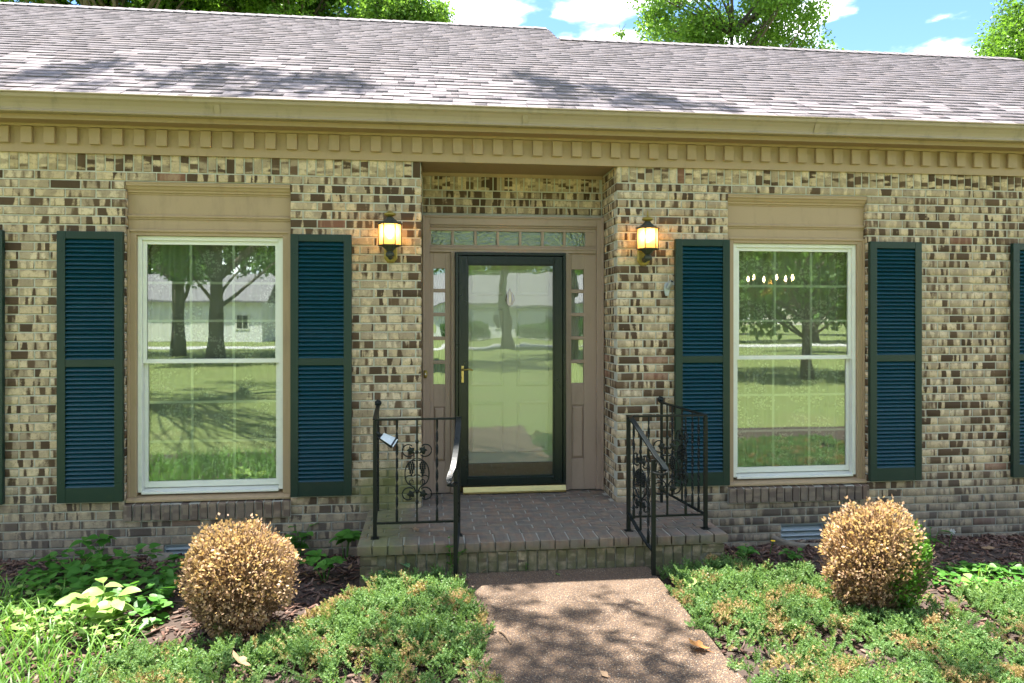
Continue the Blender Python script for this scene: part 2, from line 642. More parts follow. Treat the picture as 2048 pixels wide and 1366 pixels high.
def m_glass(name, refl=0.3, tint=(1, 1, 1), rough=0.0, wave=0.0, wscale=2.0):
    m, nt, b = new_mat(name)
    nt.nodes.remove(b)
    out = nt.nodes['Material Output']
    t = N(nt, 'ShaderNodeBsdfTransparent')
    t.inputs[0].default_value = (*tint, 1)
    g = N(nt, 'ShaderNodeBsdfGlossy')
    g.inputs['Roughness'].default_value = rough
    g.inputs['Color'].default_value = (0.93, 1.0, 0.95, 1)
    fr = N(nt, 'ShaderNodeFresnel', i_IOR=1.5)
    fac = M(nt, 'ADD', fr.outputs[0], refl - 0.04, clamp=True)
    if wave:
        pos = gpos(nt)
        w = noise(nt, pos, wscale, 2.0, 0.5)
        bp = N(nt, 'ShaderNodeBump', i_Strength=1.0, i_Distance=wave)
        L(nt, w, bp.inputs['Height'])
        L(nt, bp.outputs[0], g.inputs['Normal'])
    mx = N(nt, 'ShaderNodeMixShader')
    L(nt, fac, mx.inputs[0])
    L(nt, t.outputs[0], mx.inputs[1])
    L(nt, g.outputs[0], mx.inputs[2])
    L(nt, mx.outputs[0], out.inputs[0])
    return m


MAT['glass'] = m_glass('window glass', 0.135, (0.95, 0.98, 0.96), 0.0, 0.0006, 1.6)
MAT['storm_glass'] = m_glass('storm door glass', 0.085, (0.94, 0.96, 0.94), 0.0, 0.0013, 2.4)
MAT['obscure'] = m_glass('obscure transom glass', 0.17, (0.55, 0.6, 0.36), 0.06, 0.012, 38.0)
MAT['side_glass'] = m_glass('sidelight glass', 0.16, (0.92, 0.96, 0.94), 0.0, 0.0012, 4.0)


def m_amber():
    m = m_glass('amber lantern glass', 0.05, (1.0, 0.84, 0.55), 0.05)
    nt = m.node_tree
    out = nt.nodes['Material Output']
    src = out.inputs[0].links[0].from_socket
    tr = N(nt, 'ShaderNodeBsdfTranslucent')
    tr.inputs[0].default_value = (1.0, 0.76, 0.44, 1)
    mx = N(nt, 'ShaderNodeMixShader', n_0=0.45)
    L(nt, src, mx.inputs[1])
    L(nt, tr.outputs[0], mx.inputs[2])
    L(nt, mx.outputs[0], out.inputs[0])
    return m


MAT['amber'] = m_amber()


def m_emit(name, col, strength):
    m, nt, b = new_mat(name)
    setb(b, col, 0.3)
    b.inputs['Emission Color'].default_value = (*col, 1)
    b.inputs['Emission Strength'].default_value = strength
    return m


MAT['bulb'] = m_emit('lit bulb', (1.0, 0.80, 0.50), 3.0)
MAT['bulb2'] = m_emit('lit candle bulb', (1.0, 0.68, 0.36), 8.0)


def m_sheer(name, lace=True, dens=0.35):
    m, nt, b = new_mat(name)
    nt.nodes.remove(b)
    out = nt.nodes['Material Output']
    pos = gpos(nt)
    t = N(nt, 'ShaderNodeBsdfTransparent')
    d = N(nt, 'ShaderNodeBsdfDiffuse')
    d.inputs[0].default_value = (0.88, 0.90, 0.86, 1)
    tr = N(nt, 'ShaderNodeBsdfTranslucent')
    tr.inputs[0].default_value = (0.8, 0.84, 0.8, 1)
    cloth = N(nt, 'ShaderNodeMixShader', n_0=0.35)
    L(nt, d.outputs[0], cloth.inputs[1])
    L(nt, tr.outputs[0], cloth.inputs[2])
    mx = N(nt, 'ShaderNodeMixShader')
    fac = M(nt, 'MULTIPLY_ADD', noise(nt, pos, 3.0, 2.0), 0.15, dens - 0.07)
    if lace:
        mpp = N(nt, 'ShaderNodeMapping')
        mpp.inputs['Scale'].default_value = (1, 0.0, 1)
        L(nt, pos, mpp.inputs[0])
        vo = N(nt, 'ShaderNodeTexVoronoi', i_Scale=42.0)
        L(nt, mpp.outputs[0], vo.inputs['Vector'])
        dots = ramp(nt, vo.outputs['Distance'], 0.58, 0.40)
        bl = N(nt, 'ShaderNodeTexVoronoi', i_Scale=5.2)
        L(nt, mpp.outputs[0], bl.inputs['Vector'])
        spray = ramp(nt, M(nt, 'ADD', bl.outputs['Distance'], M(nt, 'MULTIPLY', noise(nt, mpp.outputs[0], 14.0, 2.0), 0.5)), 0.90, 0.70)
        hole = ramp(nt, noise(nt, mpp.outputs[0], 60.0, 1.0), 0.42, 0.5)
        fac = M(nt, 'ADD', fac, M(nt, 'MULTIPLY', M(nt, 'MULTIPLY', dots, M(nt, 'MULTIPLY', spray, hole)), 0.62), clamp=True)
    L(nt, fac, mx.inputs[0])
    L(nt, t.outputs[0], mx.inputs[1])
    L(nt, cloth.outputs[0], mx.inputs[2])
    L(nt, mx.outputs[0], out.inputs[0])
    return m


MAT['lace'] = m_sheer('lace sheer curtain', True, 0.56)
MAT['sheer'] = m_sheer('plain sheer curtain', False, 0.72)


def m_leaf(name, c1, c2, transl=0.35, rough=0.5, dead=None, deadf=0.0, vein=None):
    m, nt, b = new_mat(name)
    out = nt.nodes['Material Output']
    r = rnd(nt)
    pos = gpos(nt)
    big = noise(nt, pos, 2.2, 3.0, 0.6)
    c = mixc(nt, r, c1, c2)
    c = mixc(nt, ramp(nt, big, 0.4, 0.7, 0.0, 0.35), c, tuple(x * 0.6 for x in c1))
    if dead:
        dn = noise(nt, pos, 5.0, 3.0, 0.6)
        df = ramp(nt, M(nt, 'ADD', dn, M(nt, 'MULTIPLY', r, 0.12)), 0.66 - deadf, 0.72 - deadf)
        c = mixc(nt, df, c, dead)
    if vein:
        vn = noise(nt, pos, 70.0, 2.0, 0.5)
        c = mixc(nt, ramp(nt, M(nt, 'ABSOLUTE', M(nt, 'SUBTRACT', vn, 0.5)), 0.05, 0.01, 0.0, 0.75), c, vein)
    L(nt, c, b.inputs['Base Color'])
    setb(b, rough=rough, spec=0.3)
    t = N(nt, 'ShaderNodeBsdfTranslucent')
    L(nt, mixc(nt, 0.35, c, (c2[0] * 1.6, c2[1] * 1.6, c2[2] * 0.5)), t.inputs[0])
    mx = N(nt, 'ShaderNodeMixShader', n_0=transl)
    L(nt, b.outputs[0], mx.inputs[1])
    L(nt, t.outputs[0], mx.inputs[2])
    L(nt, mx.outputs[0], out.inputs[0])
    return m


MAT['juniper'] = m_leaf('juniper needles', (0.085, 0.185, 0.050), (0.24, 0.370, 0.135), 0.38, 0.5, (0.42, 0.28, 0.14), 0.05)
MAT['deadbox'] = m_leaf('dead boxwood leaf', (0.29, 0.165, 0.088), (0.68, 0.49, 0.32), 0.38, 0.6)
MAT['greenbox'] = m_leaf('green boxwood leaf', (0.05, 0.15, 0.015), (0.12, 0.27, 0.03), 0.3, 0.4)
MAT['weed'] = m_leaf('green weed leaf', (0.050, 0.170, 0.022), (0.105, 0.270, 0.040), 0.35, 0.45)
MAT['lime'] = m_leaf('pale lime leaf', (0.20, 0.34, 0.06), (0.36, 0.50, 0.16), 0.35, 0.45)
MAT['vein'] = m_leaf('white veined leaf', (0.045, 0.16, 0.03), (0.08, 0.22, 0.05), 0.3, 0.4, vein=(0.42, 0.52, 0.36))
MAT['grass'] = m_leaf('grass blade', (0.07, 0.19, 0.025), (0.19, 0.34, 0.06), 0.35, 0.45)
MAT['tree'] = m_leaf('oak leaf', (0.060, 0.145, 0.018), (0.145, 0.275, 0.038), 0.55, 0.4)
MAT['tree2'] = m_leaf('bright oak leaf', (0.10, 0.215, 0.03), (0.19, 0.33, 0.06), 0.45, 0.4)
MAT['hedge'] = m_leaf('hedge leaf', (0.05, 0.13, 0.02), (0.11, 0.22, 0.04), 0.3, 0.5)
MAT['fallen'] = m_leaf('fallen brown leaf', (0.27, 0.165, 0.085), (0.36, 0.24, 0.14), 0.15, 0.7)
MAT['orange'] = m_leaf('fallen orange leaf', (0.42, 0.18, 0.05), (0.5, 0.25, 0.09), 0.2, 0.7)
MAT['yellow'] = m_simple('dandelion yellow', (0.75, 0.52, 0.02), 0.6)
MAT['puff'] = m_simple('dandelion seed head', (0.62, 0.62, 0.6), 0.9)


def m_chips(name, cols):
    m, nt, b = new_mat(name)
    r = rnd(nt)
    cr = N(nt, 'ShaderNodeValToRGB')
    e = cr.color_ramp.elements
    e[0].color = (*cols[0], 1)
    e[1].color = (*cols[-1], 1)
    for i, c in enumerate(cols[1:-1]):
        q = e.new((i + 1) / (len(cols) - 1))
        q.color = (*c, 1)
    L(nt, r, cr.inputs[0])
    L(nt, cr.outputs[0], b.inputs['Base Color'])
    setb(b, rough=0.9, spec=0.2)
    return m


MAT['chips'] = m_chips('bark mulch chip', [(0.06, 0.035, 0.028), (0.10, 0.055, 0.042), (0.15, 0.085, 0.06), (0.21, 0.14, 0.11), (0.11, 0.075, 0.065)])


def m_soil():
    m, nt, b = new_mat('mulch soil')
    pos = gpos(nt)
    n = noise(nt, pos, 40.0, 4.0, 0.7)
    L(nt, mixc(nt, n, (0.028, 0.018, 0.013), (0.085, 0.056, 0.042)), b.inputs['Base Color'])
    setb(b, rough=0.95)
    bump(nt, b, n, 0.02, 0.8)
    return m


MAT['soil'] = m_soil()


def m_lawn():
    m, nt, b = new_mat('mown lawn')
    pos = gpos(nt)
    n = noise(nt, pos, 25.0, 5.0, 0.75)
    n2 = noise(nt, pos, 0.55, 5.0, 0.7)
    n3 = noise(nt, pos, 6.0, 4.0, 0.7)
    c = mixc(nt, M(nt, 'MULTIPLY_ADD', n3, 0.5, M(nt, 'MULTIPLY', n, 0.5)), (0.045, 0.085, 0.018), (0.27, 0.30, 0.11))  # mottled grass colour, also painting in sun and shade dapple
    c = mixc(nt, ramp(nt, n2, 0.45, 0.7, 0.0, 0.4), c, (0.21, 0.19, 0.09))
    L(nt, c, b.inputs['Base Color'])
    setb(b, rough=0.9, spec=0.2)
    bump(nt, b, n, 0.03, 0.6)
    return m


MAT['lawn'] = m_lawn()


def m_path():
    m, nt, b = new_mat('exposed aggregate')
    pos = gpos(nt)
    mp_ = N(nt, 'ShaderNodeMapping')
    mp_.inputs['Scale'].default_value = (1, 1, 0.15)
    L(nt, pos, mp_.inputs[0])
    v = N(nt, 'ShaderNodeTexVoronoi', i_Scale=125.0)
    L(nt, mp_.outputs[0], v.inputs['Vector'])
    s = N(nt, 'ShaderNodeSeparateColor')
    L(nt, v.outputs['Color'], s.inputs[0])
    c = mixc(nt, s.outputs[0], (0.130, 0.074, 0.037), (0.30, 0.20, 0.115))
    c = mixc(nt, ramp(nt, s.outputs[1], 0.8, 0.95), c, (0.38, 0.31, 0.225))
    c = mixc(nt, ramp(nt, s.outputs[2], 0.72, 0.9, 0.0, 0.8), c, (0.12, 0.075, 0.05))
    edge = ramp(nt, v.outputs['Distance'], 0.35, 0.62)
    c = mixc(nt, edge, c, (0.085, 0.06, 0.045))
    n2 = noise(nt, pos, 2.0, 4.0, 0.6)
    c = mixc(nt, ramp(nt, n2, 0.42, 0.70, 0.0, 0.5), c, (0.10, 0.066, 0.042))
    L(nt, c, b.inputs['Base Color'])
    setb(b, rough=0.75, spec=0.35)
    bump(nt, b, M(nt, 'SUBTRACT', 1.0, v.outputs['Distance']), 0.008, 0.9)
    return m


MAT['path'] = m_path()
MAT['road'] = m_simple('pale concrete road', (0.42, 0.41, 0.39), 0.9, 0.0, 0.15, 3)
MAT['white_wall'] = m_paint('white painted siding', (0.78, 0.78, 0.76), 0.6, 0.08)
MAT['grey_roof'] = m_simple('grey far roof', (0.20, 0.19, 0.20), 0.9, 0.0, 0.25, 6)
MAT['dark_pane'] = m_simple('dark far pane', (0.03, 0.035, 0.04), 0.1)

# ================================================================== ground, path, road
def sheet(name, mat, x0, x1, y0, y1, z, thick=None):
    b = MB()
    if thick:
        b.box(x0, x1, y0, y1, z - thick, z)
    else:
        b.add([(x0, y0, z), (x1, y0, z), (x1, y1, z), (x0, y1, z)], [(0, 1, 2, 3)])
    return struct(b.build(name, mat))


GZ = -0.11                                     # bed level at the house
gb = MB()
rings = [(-260, 260, -260, 260, -.13), (-6.4, 8.4, -3.8, 7.6, -.13), (-6.3, 8.3, -3.7, 7.5, -.42)]
for x0, x1, y0, y1, z in rings:
    gb.v += [(x0, y0, z), (x1, y0, z), (x1, y1, z), (x0, y1, z)]
for r_ in (0, 4):
    gb.f += [(r_ + i, r_ + (i + 1) % 4, r_ + 4 + (i + 1) % 4, r_ + 4 + i) for i in range(4)]
gb.f.append((8, 9, 10, 11))
struct(gb.build('ground', MAT['lawn']))
# planting bed with gentle relief
bx, by = np.meshgrid(np.linspace(-6.5, 8.5, 121), np.linspace(-3.9, 0.05, 41))
bz = GZ + 0.05 * vnoise(bx * 1.3, by * 1.3, 3) + 0.025 * vnoise(bx * 5, by * 5, 4) - (0.055 + 0.07 * np.clip((bx + 1.5) / 4, 0, 1)) * np.clip((by + 0.7) / 0.6, 0, 1)
nx, ny = 121, 41
idx = np.arange(nx * ny).reshape(ny, nx)
bf = np.stack([idx[:-1, :-1], idx[:-1, 1:], idx[1:, 1:], idx[1:, :-1]], -1).reshape(-1, 4)
struct(np_obj('planting_bed', np.stack([bx, by, bz], -1), bf, MAT['soil'], smooth=True))


def bed_z(x, y):
    x, y = np.asarray(x, float), np.asarray(y, float)
    return GZ + 0.05 * vnoise(x * 1.3, y * 1.3, 3) + 0.025 * vnoise(x * 5, y * 5, 4) - (0.055 + 0.07 * np.clip((x + 1.5) / 4, 0, 1)) * np.clip((y + 0.7) / 0.6, 0, 1)


pb = MB()
pn = 14
ys = [-0.955 - i * (3.9 / pn) for i in range(pn + 1)]
rg = random.Random(5)
top, bot = [], []
for yv in ys:
    jl, jr = rg.uniform(-.012, .012), rg.uniform(-.012, .012)
    top.append(((0.17 + jl, yv, 0.0), (1.485 + jr, yv, 0.0)))
pv = []
for a, b_ in top:
    pv += [a, b_, (a[0], a[1], -0.2), (b_[0], b_[1], -0.2)]
pf = []
for i in range(pn):
    k, q = 4 * i, 4 * i + 4
    pf += [(k, q, q + 1, k + 1), (k, k + 2, q + 2, q), (k + 1, q + 1, q + 3, k + 3)]
pf += [(0, 1, 3, 2), (4 * pn, 4 * pn + 2, 4 * pn + 3, 4 * pn + 1)]
pb.add(pv, pf)
struct(pb.build('path', MAT['path'], bevel=0.008))
sheet('road', MAT['road'], -120, 120, -45.0, -40.5, -0.10, 0.05)
sheet('mulch_strip', MAT['soil'], 2.2, 12.0, -5.6, -4.3, -0.12)

# ================================================================== the house
house = thing('brick_house', 'low tan brick house with mauve grey shingle roof and dark green shutters', 'house')

XL, XR = -5.6, 7.6
RX0, RX1, RY = -0.063, 1.521, 0.50             # entry recess
WIN = [(-2.297, -1.075), (2.472, 3.711)]
WZ0, WZ1 = 0.165, ZS - CZ
VENTS = [(-2.02, -1.64, -0.175, -0.03), (2.936, 3.325, -0.195, -0.03)]
FRZ = 2.945                                    # underside of the frieze

wb = MB()
MY0, MY1 = 0.007, 0.12
zb, zt = -0.35, 3.16


def wall_col(x0, x1, holes):
    z = zb
    for a, b_ in sorted(holes):
        wb.box(x0, x1, MY0, MY1, z, a)
        z = b_
    wb.box(x0, x1, MY0, MY1, z, zt)


cuts = [XL, RX0 - 0.008]
wall_col(XL, WIN[0][0] - .002, [])
(vx0, vx1, vz0, vz1) = VENTS[0]
wall_col(WIN[0][0] - .002, vx0, [(WZ0 + .02, WZ1)])
wall_col(vx0, vx1, [(vz0, vz1), (WZ0 + .02, WZ1)])
wall_col(vx1, WIN[0][1] + .002, [(WZ0 + .02, WZ1)])
wall_col(WIN[0][1] + .002, RX0 - .007, [])
wall_col(RX1 + .007, WIN[1][0] - .002, [])
(vx0, vx1, vz0, vz1) = VENTS[1]
wall_col(WIN[1][0] - .002, vx0, [(WZ0 + .02, WZ1)])
wall_col(vx0, vx1, [(vz0, vz1), (WZ0 + .02, WZ1)])
wall_col(vx1, WIN[1][1] + .002, [(WZ0 + .02, WZ1)])
wall_col(WIN[1][1] + .002, XR, [])
# recess returns and the wall over the door
wb.box(RX0 - .12, RX0 - .007, MY1 + .001, RY + .12, zb, zt)
wb.box(RX1 + .007, RX1 + .12, MY1 + .001, RY + .12, zb, zt)
wb.box(RX0 - .006, RX1 + .006, RY + .007, RY + .12, 2.58, zt)
# plain end and back walls so the house is closed
wb.box(XL, XL + .15, MY1 + .001, 7.0, zb, zt)
wb.box(XR - .15, XR, MY1 + .001, 7.0, zb, zt)
wb.box(XL, XR, 7.001, 7.15, zb, zt)
wall = wb.build('wall', MAT['mortar'], house)

# --- bricks
HOLES = [(WIN[0][0], WIN[0][1], WZ0, WZ1), (WIN[1][0], WIN[1][1], WZ0, WZ1), (RX0, RX1, -9, 9)] + VENTS
MJ = 0.0105                                    # joint width
bricks = []                                    # (origin, U axis, N axis, length, height, depth, material key, flat)


def clip_row(u0, u1, zlo, zhi, holes):
    segs = [(u0, u1)]
    for hx0, hx1, hz0, hz1 in holes:
        zc = (zlo + zhi) / 2
        if not (hz0 < zc < hz1):
            continue
        out = []
        for a, b_ in segs:
            if hx1 <= a or hx0 >= b_:
                out.append((a, b_))
                continue
            if a < hx0:
                out.append((a, hx0 + MJ / 2 if False else hx0))
            if b_ > hx1:
                out.append((hx1, b_))
        segs = out
    return segs


def courses(z_top, z_bot):
    k = 0
    z = z_top
    while z - CZ > z_bot - 0.03:
        yield int(round((z - CZ - ZS) / CZ)), z - CZ, z
        z -= CZ


br = random.Random(3)


def lay_front():
    for row, zlo, zhi in courses(ZS, -0.28):
        odd = row % 2
        k0 = int(math.floor(XL / BL))
        for k in range(k0, int(XR / BL) + 1):
            a, b_ = (k - .5 * odd) * BL, (k + 1 - .5 * odd) * BL
            a, b_ = max(a, XL + .01), min(b_, XR - .01)
            for s0, s1 in clip_row(a, b_, zlo, zhi, HOLES):
                j0 = 0 if any(abs(s0 - h[1]) < 1e-6 for h in HOLES) else MJ / 2
                j1 = 0 if any(abs(s1 - h[0]) < 1e-6 for h in HOLES) else MJ / 2
                if s1 - s0 - j0 - j1 < 0.022:
                    continue
                bricks.append((Vector(((s0 + j0 + s1 - j1) / 2, 0, (zlo + zhi) / 2)), Vector((1, 0, 0)), Vector((0, -1, 0)),
                               s1 - s0 - j0 - j1, CZ - MJ, 0.095, 'brick'))
    k = int(math.floor(XL / .0678)) + 1
    while (k + 1) * .0678 < XR:
        a, b_ = k * .0678, (k + 1) * .0678
        k += 1
        for s0, s1 in clip_row(a, b_, 2.9, 2.92, [(RX0, RX1, 0, 9)]):
            if s1 - s0 < .03:
                continue
            bricks.append((Vector(((s0 + s1) / 2, 0, ZS + MJ / 2 + .1)), Vector((0, 0, 1)), Vector((0, -1, 0)),
                           .2, s1 - s0 - MJ, 0.095, 'soldier'))


def lay_return(x, nsign):
    nrm = Vector((nsign, 0, 0))
    for row, zlo, zhi in courses(ZS + 2 * CZ, 0.14):
        odd = row % 2
        u = 0.1
        cutp = [0.1, 0.1 + (.11 if odd else .21), .1 + (.325 if odd else .40), RY]
        for a, b_ in zip(cutp[:-1], cutp[1:]):
            if b_ - a < .05:
                continue
            bricks.append((Vector((x, (a + b_) / 2 + MJ / 2, (zlo + zhi) / 2)), Vector((0, 1, 0)), nrm,
                           b_ - a - MJ, CZ - MJ, 0.09, 'brick'))


def lay_over_door():
    for row, zlo, zhi in courses(ZS, 2.585):
        odd = row % 2
        for k in range(-3, 9):
            a, b_ = max((k - .5 * odd) * BL, RX0 + .004), min((k + 1 - .5 * odd) * BL, RX1 - .004)
            if b_ - a < .04:
                continue
            bricks.append((Vector(((a + b_) / 2, RY, (zlo + zhi) / 2)), Vector((1, 0, 0)), Vector((0, -1, 0)),
                           b_ - a - MJ, CZ - MJ, 0.09, 'brick'))
    k = 0
    while RX0 + .004 + (k + 1) * .0678 < RX1:
        a = RX0 + .004 + k * .0678
        k += 1
        bricks.append((Vector((a + .0339, RY, ZS + MJ / 2 + .1)), Vector((0, 0, 1)), Vector((0, -1, 0)), .2, .0678 - MJ, .09, 'soldier'))


lay_front()
lay_return(RX1, -1)
lay_return(RX0, 1)
lay_over_door()


def brick_shape(ln, h, d, ch=0.004):
    """front towards +z, back open; 9 faces"""
    a, b_ = ln / 2, h / 2
    v = [(-a + ch, -b_ + ch, 0), (a - ch, -b_ + ch, 0), (a - ch, b_ - ch, 0), (-a + ch, b_ - ch, 0),
         (-a, -b_, -ch), (a, -b_, -ch), (a, b_, -ch), (-a, b_, -ch),
         (-a, -b_, -d), (a, -b_, -d), (a, b_, -d), (-a, b_, -d)]
    f = [(0, 1, 2, 3)]
    for i in range(4):
        j = (i + 1) % 4
        f += [(4 + i, 4 + j, j, i), (8 + i, 8 + j, 4 + j, 4 + i)]
    return v, f


BM = {}


def brick_mesh(ln, h, d, key):
    kk = (round(ln, 3), round(h, 3), round(d, 3), key)
    if kk not in BM:
        me = bpy.data.meshes.new('brick')
        v, f = brick_shape(ln, h, d)
        me.from_pydata(v, [], f)
        me.materials.append(MAT[key])
        BM[kk] = me
    return BM[kk]


def brick_matrix(o, U, Nn, jit=1.0):
    Vv = Nn.cross(U)
    R = Matrix((U, Vv, Nn)).transposed()
    e = Matrix.Rotation(br.gauss(0, .005) * jit, 3, 'Z') @ Matrix.Rotation(br.gauss(0, .008) * jit, 3, 'X') @ Matrix.Rotation(br.gauss(0, .006) * jit, 3, 'Y')
    p = o + Nn * (br.gauss(0, .0012) * jit)
    return Matrix.Translation(p) @ (R @ e).to_4x4()


def place_bricks(lst, parent, most, single='brick', field='brickwork', jit=1.0):
    off = world_loc(parent)
    def area(b):
        u, v, zc = px_of(b[0])
        if not (-20 < u < 2068 and -20 < v < 1386) or zc < .1:
            return 0
        d = (b[0] - cam.location).normalized()
        # bricks behind shutters and trim hardly show
        if b[2].y < -.5 and b[0].y < .1 and any(x0 < b[0].x < x1 and .32 < b[0].z < 2.36 for x0, x1 in SHUT):
            return 0
        return b[3] * b[4] * abs(d.dot(b[2])) / zc ** 2
    order = sorted(lst, key=area, reverse=True)
    for b in order[:most]:
        o = bpy.data.objects.new(single, brick_mesh(b[3], b[4], b[5], b[6]))
        COL.objects.link(o)
        o.parent = parent
        m4 = brick_matrix(b[0], b[1], b[2], jit)
        m4.translation -= off
        o.matrix_local = m4
    groups = {}
    for b in order[most:]:
        groups.setdefault(b[6], []).append(b)
    for key, g in groups.items():
        V, Fc = [], []
        for b in g:
            m4 = brick_matrix(b[0], b[1], b[2], jit)
            v, f = brick_shape(b[3], b[4], b[5])
            k = len(V)
            V.extend([tuple(m4 @ Vector(p)) for p in v])
            Fc.extend([tuple(i + k for i in q) for q in f])
        stuff(np_obj(field, V, Fc, MAT[key], parent))


SHUT = [(-3.607, -3.140), (-2.763, -2.296), (-1.068, -0.604), (2.005, 2.470), (3.709, 4.178), (5.031, 5.498)]
place_bricks(bricks, wall, 300)

# --- eaves: frieze with dentils, soffit, fascia, gutter
fr = MB()
fr.ext([(.006, FRZ), (-.020, FRZ), (-.020, 3.132), (-.042, 3.136), (-.048, 3.146), (-.060, 3.152), (-.060, 3.158), (.006, 3.158)], XL, XR)
frieze = fr.build('frieze', MAT['tan'], house)
dm = MB().box(-.0385, .0385, -.030, 0, -.061, .061)
dx0 = on_y(40.6, 270, -.05).x + .0385
DP = (on_y(1348 + 1944 / 2.906, 300, -.05).x - on_y(40.6, 270, -.05).x)
nd = round(DP / .1585)
DP /= nd
dent = None
k = -int((dx0 - XL - .1) / DP)
while dx0 + k * DP < XR - .1:
    p = Vector((dx0 + k * DP, -.0205, 3.0685))
    if dent is None:
        dent = dm.build('dentil', MAT['tan'], None, bevel=.0025)
        o = dent
    else:
        o = dent.copy()
        COL.objects.link(o)
    o.parent = frieze
    o.location = p
    o.rotation_euler = (0, br.gauss(0, .006), 0)
    k += 1
MB().box(XL, XR, -.185, -.0605, 3.151, 3.166).build('soffit', MAT['soffit'], house)
MB().ext([(-.186, 3.146), (-.204, 3.146), (-.204, 3.30), (-.186, 3.30)], XL - .1, XR + .1).build('fascia', MAT['tan'], house)
gp = [(-.206, 3.180), (-.272, 3.180), (-.276, 3.186), (-.276, 3.192), (-.268, 3.197), (-.270, 3.212), (-.280, 3.235), (-.298, 3.262),
      (-.312, 3.276), (-.316, 3.290), (-.316, 3.300), (-.326, 3.302), (-.328, 3.310), (-.322, 3.313), (-.310, 3.310),
      (-.308, 3.285), (-.290, 3.262), (-.264, 3.215), (-.264, 3.190), (-.210, 3.190), (-.210, 3.300), (-.206, 3.300)]
gut = MB().ext(gp, XL - .12, XR + .12).build('gutter', MAT['gutter'], house)
for gx in (on_y(1052, 220, -.33).x, on_y(1640, 240, -.33).x, on_y(430, 200, -.33).x):
    s = MB()
    s.ext([(y - (.0025 if y < -.21 else 0), z - (.0015 if z < 3.2 else 0)) for y, z in gp[1:14]] + [(-.27, 3.2), (-.266, 3.19)], gx - .022, gx + .022)
    s.build('gutter_joint', MAT['gutter'], gut)

# --- roof
PITCH = math.atan(6.7 / 12)
EAVE = Vector((0, -.262, 3.300))
RS = Vector((0, math.cos(PITCH), math.sin(PITCH)))
RN = Vector((0, -math.sin(PITCH), math.cos(PITCH)))


def roof_hit(u, v):
    d = ray(u, v)
    t = (EAVE - cam.location).dot(RN) / d.dot(RN)
    return cam.location + d * t


JOG = roof_hit(1105, 66).x
TL = (roof_hit(1088, 57) - EAVE).dot(RS)
TR = (roof_hit(1300, 86) - EAVE).dot(RS)


def rp(x, t, h=0.0):
    return EAVE + Vector((x, 0, 0)) + RS * t + RN * h


rb = MB()
RXL, RXR = XL - .25, XR + .25
for x0, x1, T in ((RXL, JOG, TL), (JOG + .001, RXR, TR)):
    apex = rp(0, T)
    back = Vector((0, 2 * apex.y - EAVE.y, EAVE.z))
    th = RN * -.03
    prof = [rp(0, 0, -.012), rp(0, T, -.012), back]
    inner = [back + Vector((0, -.05, -.05)), rp(0, T, -.06), rp(0, .03, -.05)]
    pr = [(p.y, p.z) for p in prof + inner]
    rb.ext(pr[::-1], x0, x1)
    # gable triangle closing the step between the two ridges
    rb.add([(x1 - .02, EAVE.y + .2, EAVE.z), (x1 - .02, back.y - .2, EAVE.z), (x1 - .02, apex.y, apex.z - .12)], [(0, 1, 2)])
    rb.add([(x0 + .02, EAVE.y + .2, EAVE.z), (x0 + .02, back.y - .2, EAVE.z), (x0 + .02, apex.y, apex.z - .12)], [(0, 1, 2)])
roof = rb.build('roof', MAT['deck'], house)

EXPO = 0.127
tabs = []
sr = random.Random(21)
ncr = int(TL / EXPO) + 1
for c in range(ncr):
    t0 = c * EXPO - .018
    xmax = RXR if t0 + EXPO * .6 < TR else JOG
    x = RXL - sr.uniform(0, .3)
    wob = sr.uniform(-.004, .004)
    up = sr.random() < .5
    while x < xmax:
        w = sr.choice((.10, .13, .16, .19, .23)) * sr.uniform(.9, 1.1)
        x1 = min(x + w, xmax)
        if x1 > RXL and x1 - max(x, RXL) > .02:
            thick = .0064 if up else .0014
            thick *= sr.uniform(.85, 1.15)
            tabs.append((max(x, RXL), x1 - .002, t0 + wob + sr.uniform(-.0025, .0025), min(EXPO + .02, (TL if xmax == JOG else (TL if x < JOG else TR)) - t0), thick))
        x = x1
        up = not up if sr.random() < .75 else up


def tab_shape(tb):
    x0, x1, t0, ln, th = tb
    a, b_ = -.010 , -.010
    P = [rp(x0, t0, -.012), rp(x1, t0, -.012), rp(x0, t0, th), rp(x1, t0, th), rp(x0, t0 + ln, -.0035), rp(x1, t0 + ln, -.0035)]
    return P, [(0, 1, 3, 2), (2, 3, 5, 4), (0, 2, 4, 0), (1, 1, 5, 3)]


def tab_area(tb):
    p = rp((tb[0] + tb[1]) / 2, tb[2])
    u, v, zc = px_of(p)
    return 0 if not (0 < u < 2048 and v > 0) else (tb[1] - tb[0]) * tb[3] / zc ** 3


tabs.sort(key=tab_area, reverse=True)
for tb in tabs[:300]:
    P, _ = tab_shape(tb)
    b = MB().add(P, [(0, 1, 3, 2), (2, 3, 5, 4), (0, 2, 4), (1, 5, 3)])
    o = b.build('shingle', MAT['shingle'], roof, loc=P[0])
V, Fq = [], []
for tb in tabs[300:]:
    P, _ = tab_shape(tb)
    k = len(V)
    V += [tuple(p) for p in P]
    Fq += [(k, k + 1, k + 3), (k, k + 3, k + 2), (k + 2, k + 3, k + 5), (k + 2, k + 5, k + 4), (k, k + 2, k + 4), (k + 1, k + 5, k + 3)]
stuff(np_obj('shingles', V, Fq, MAT['shingle'], roof))
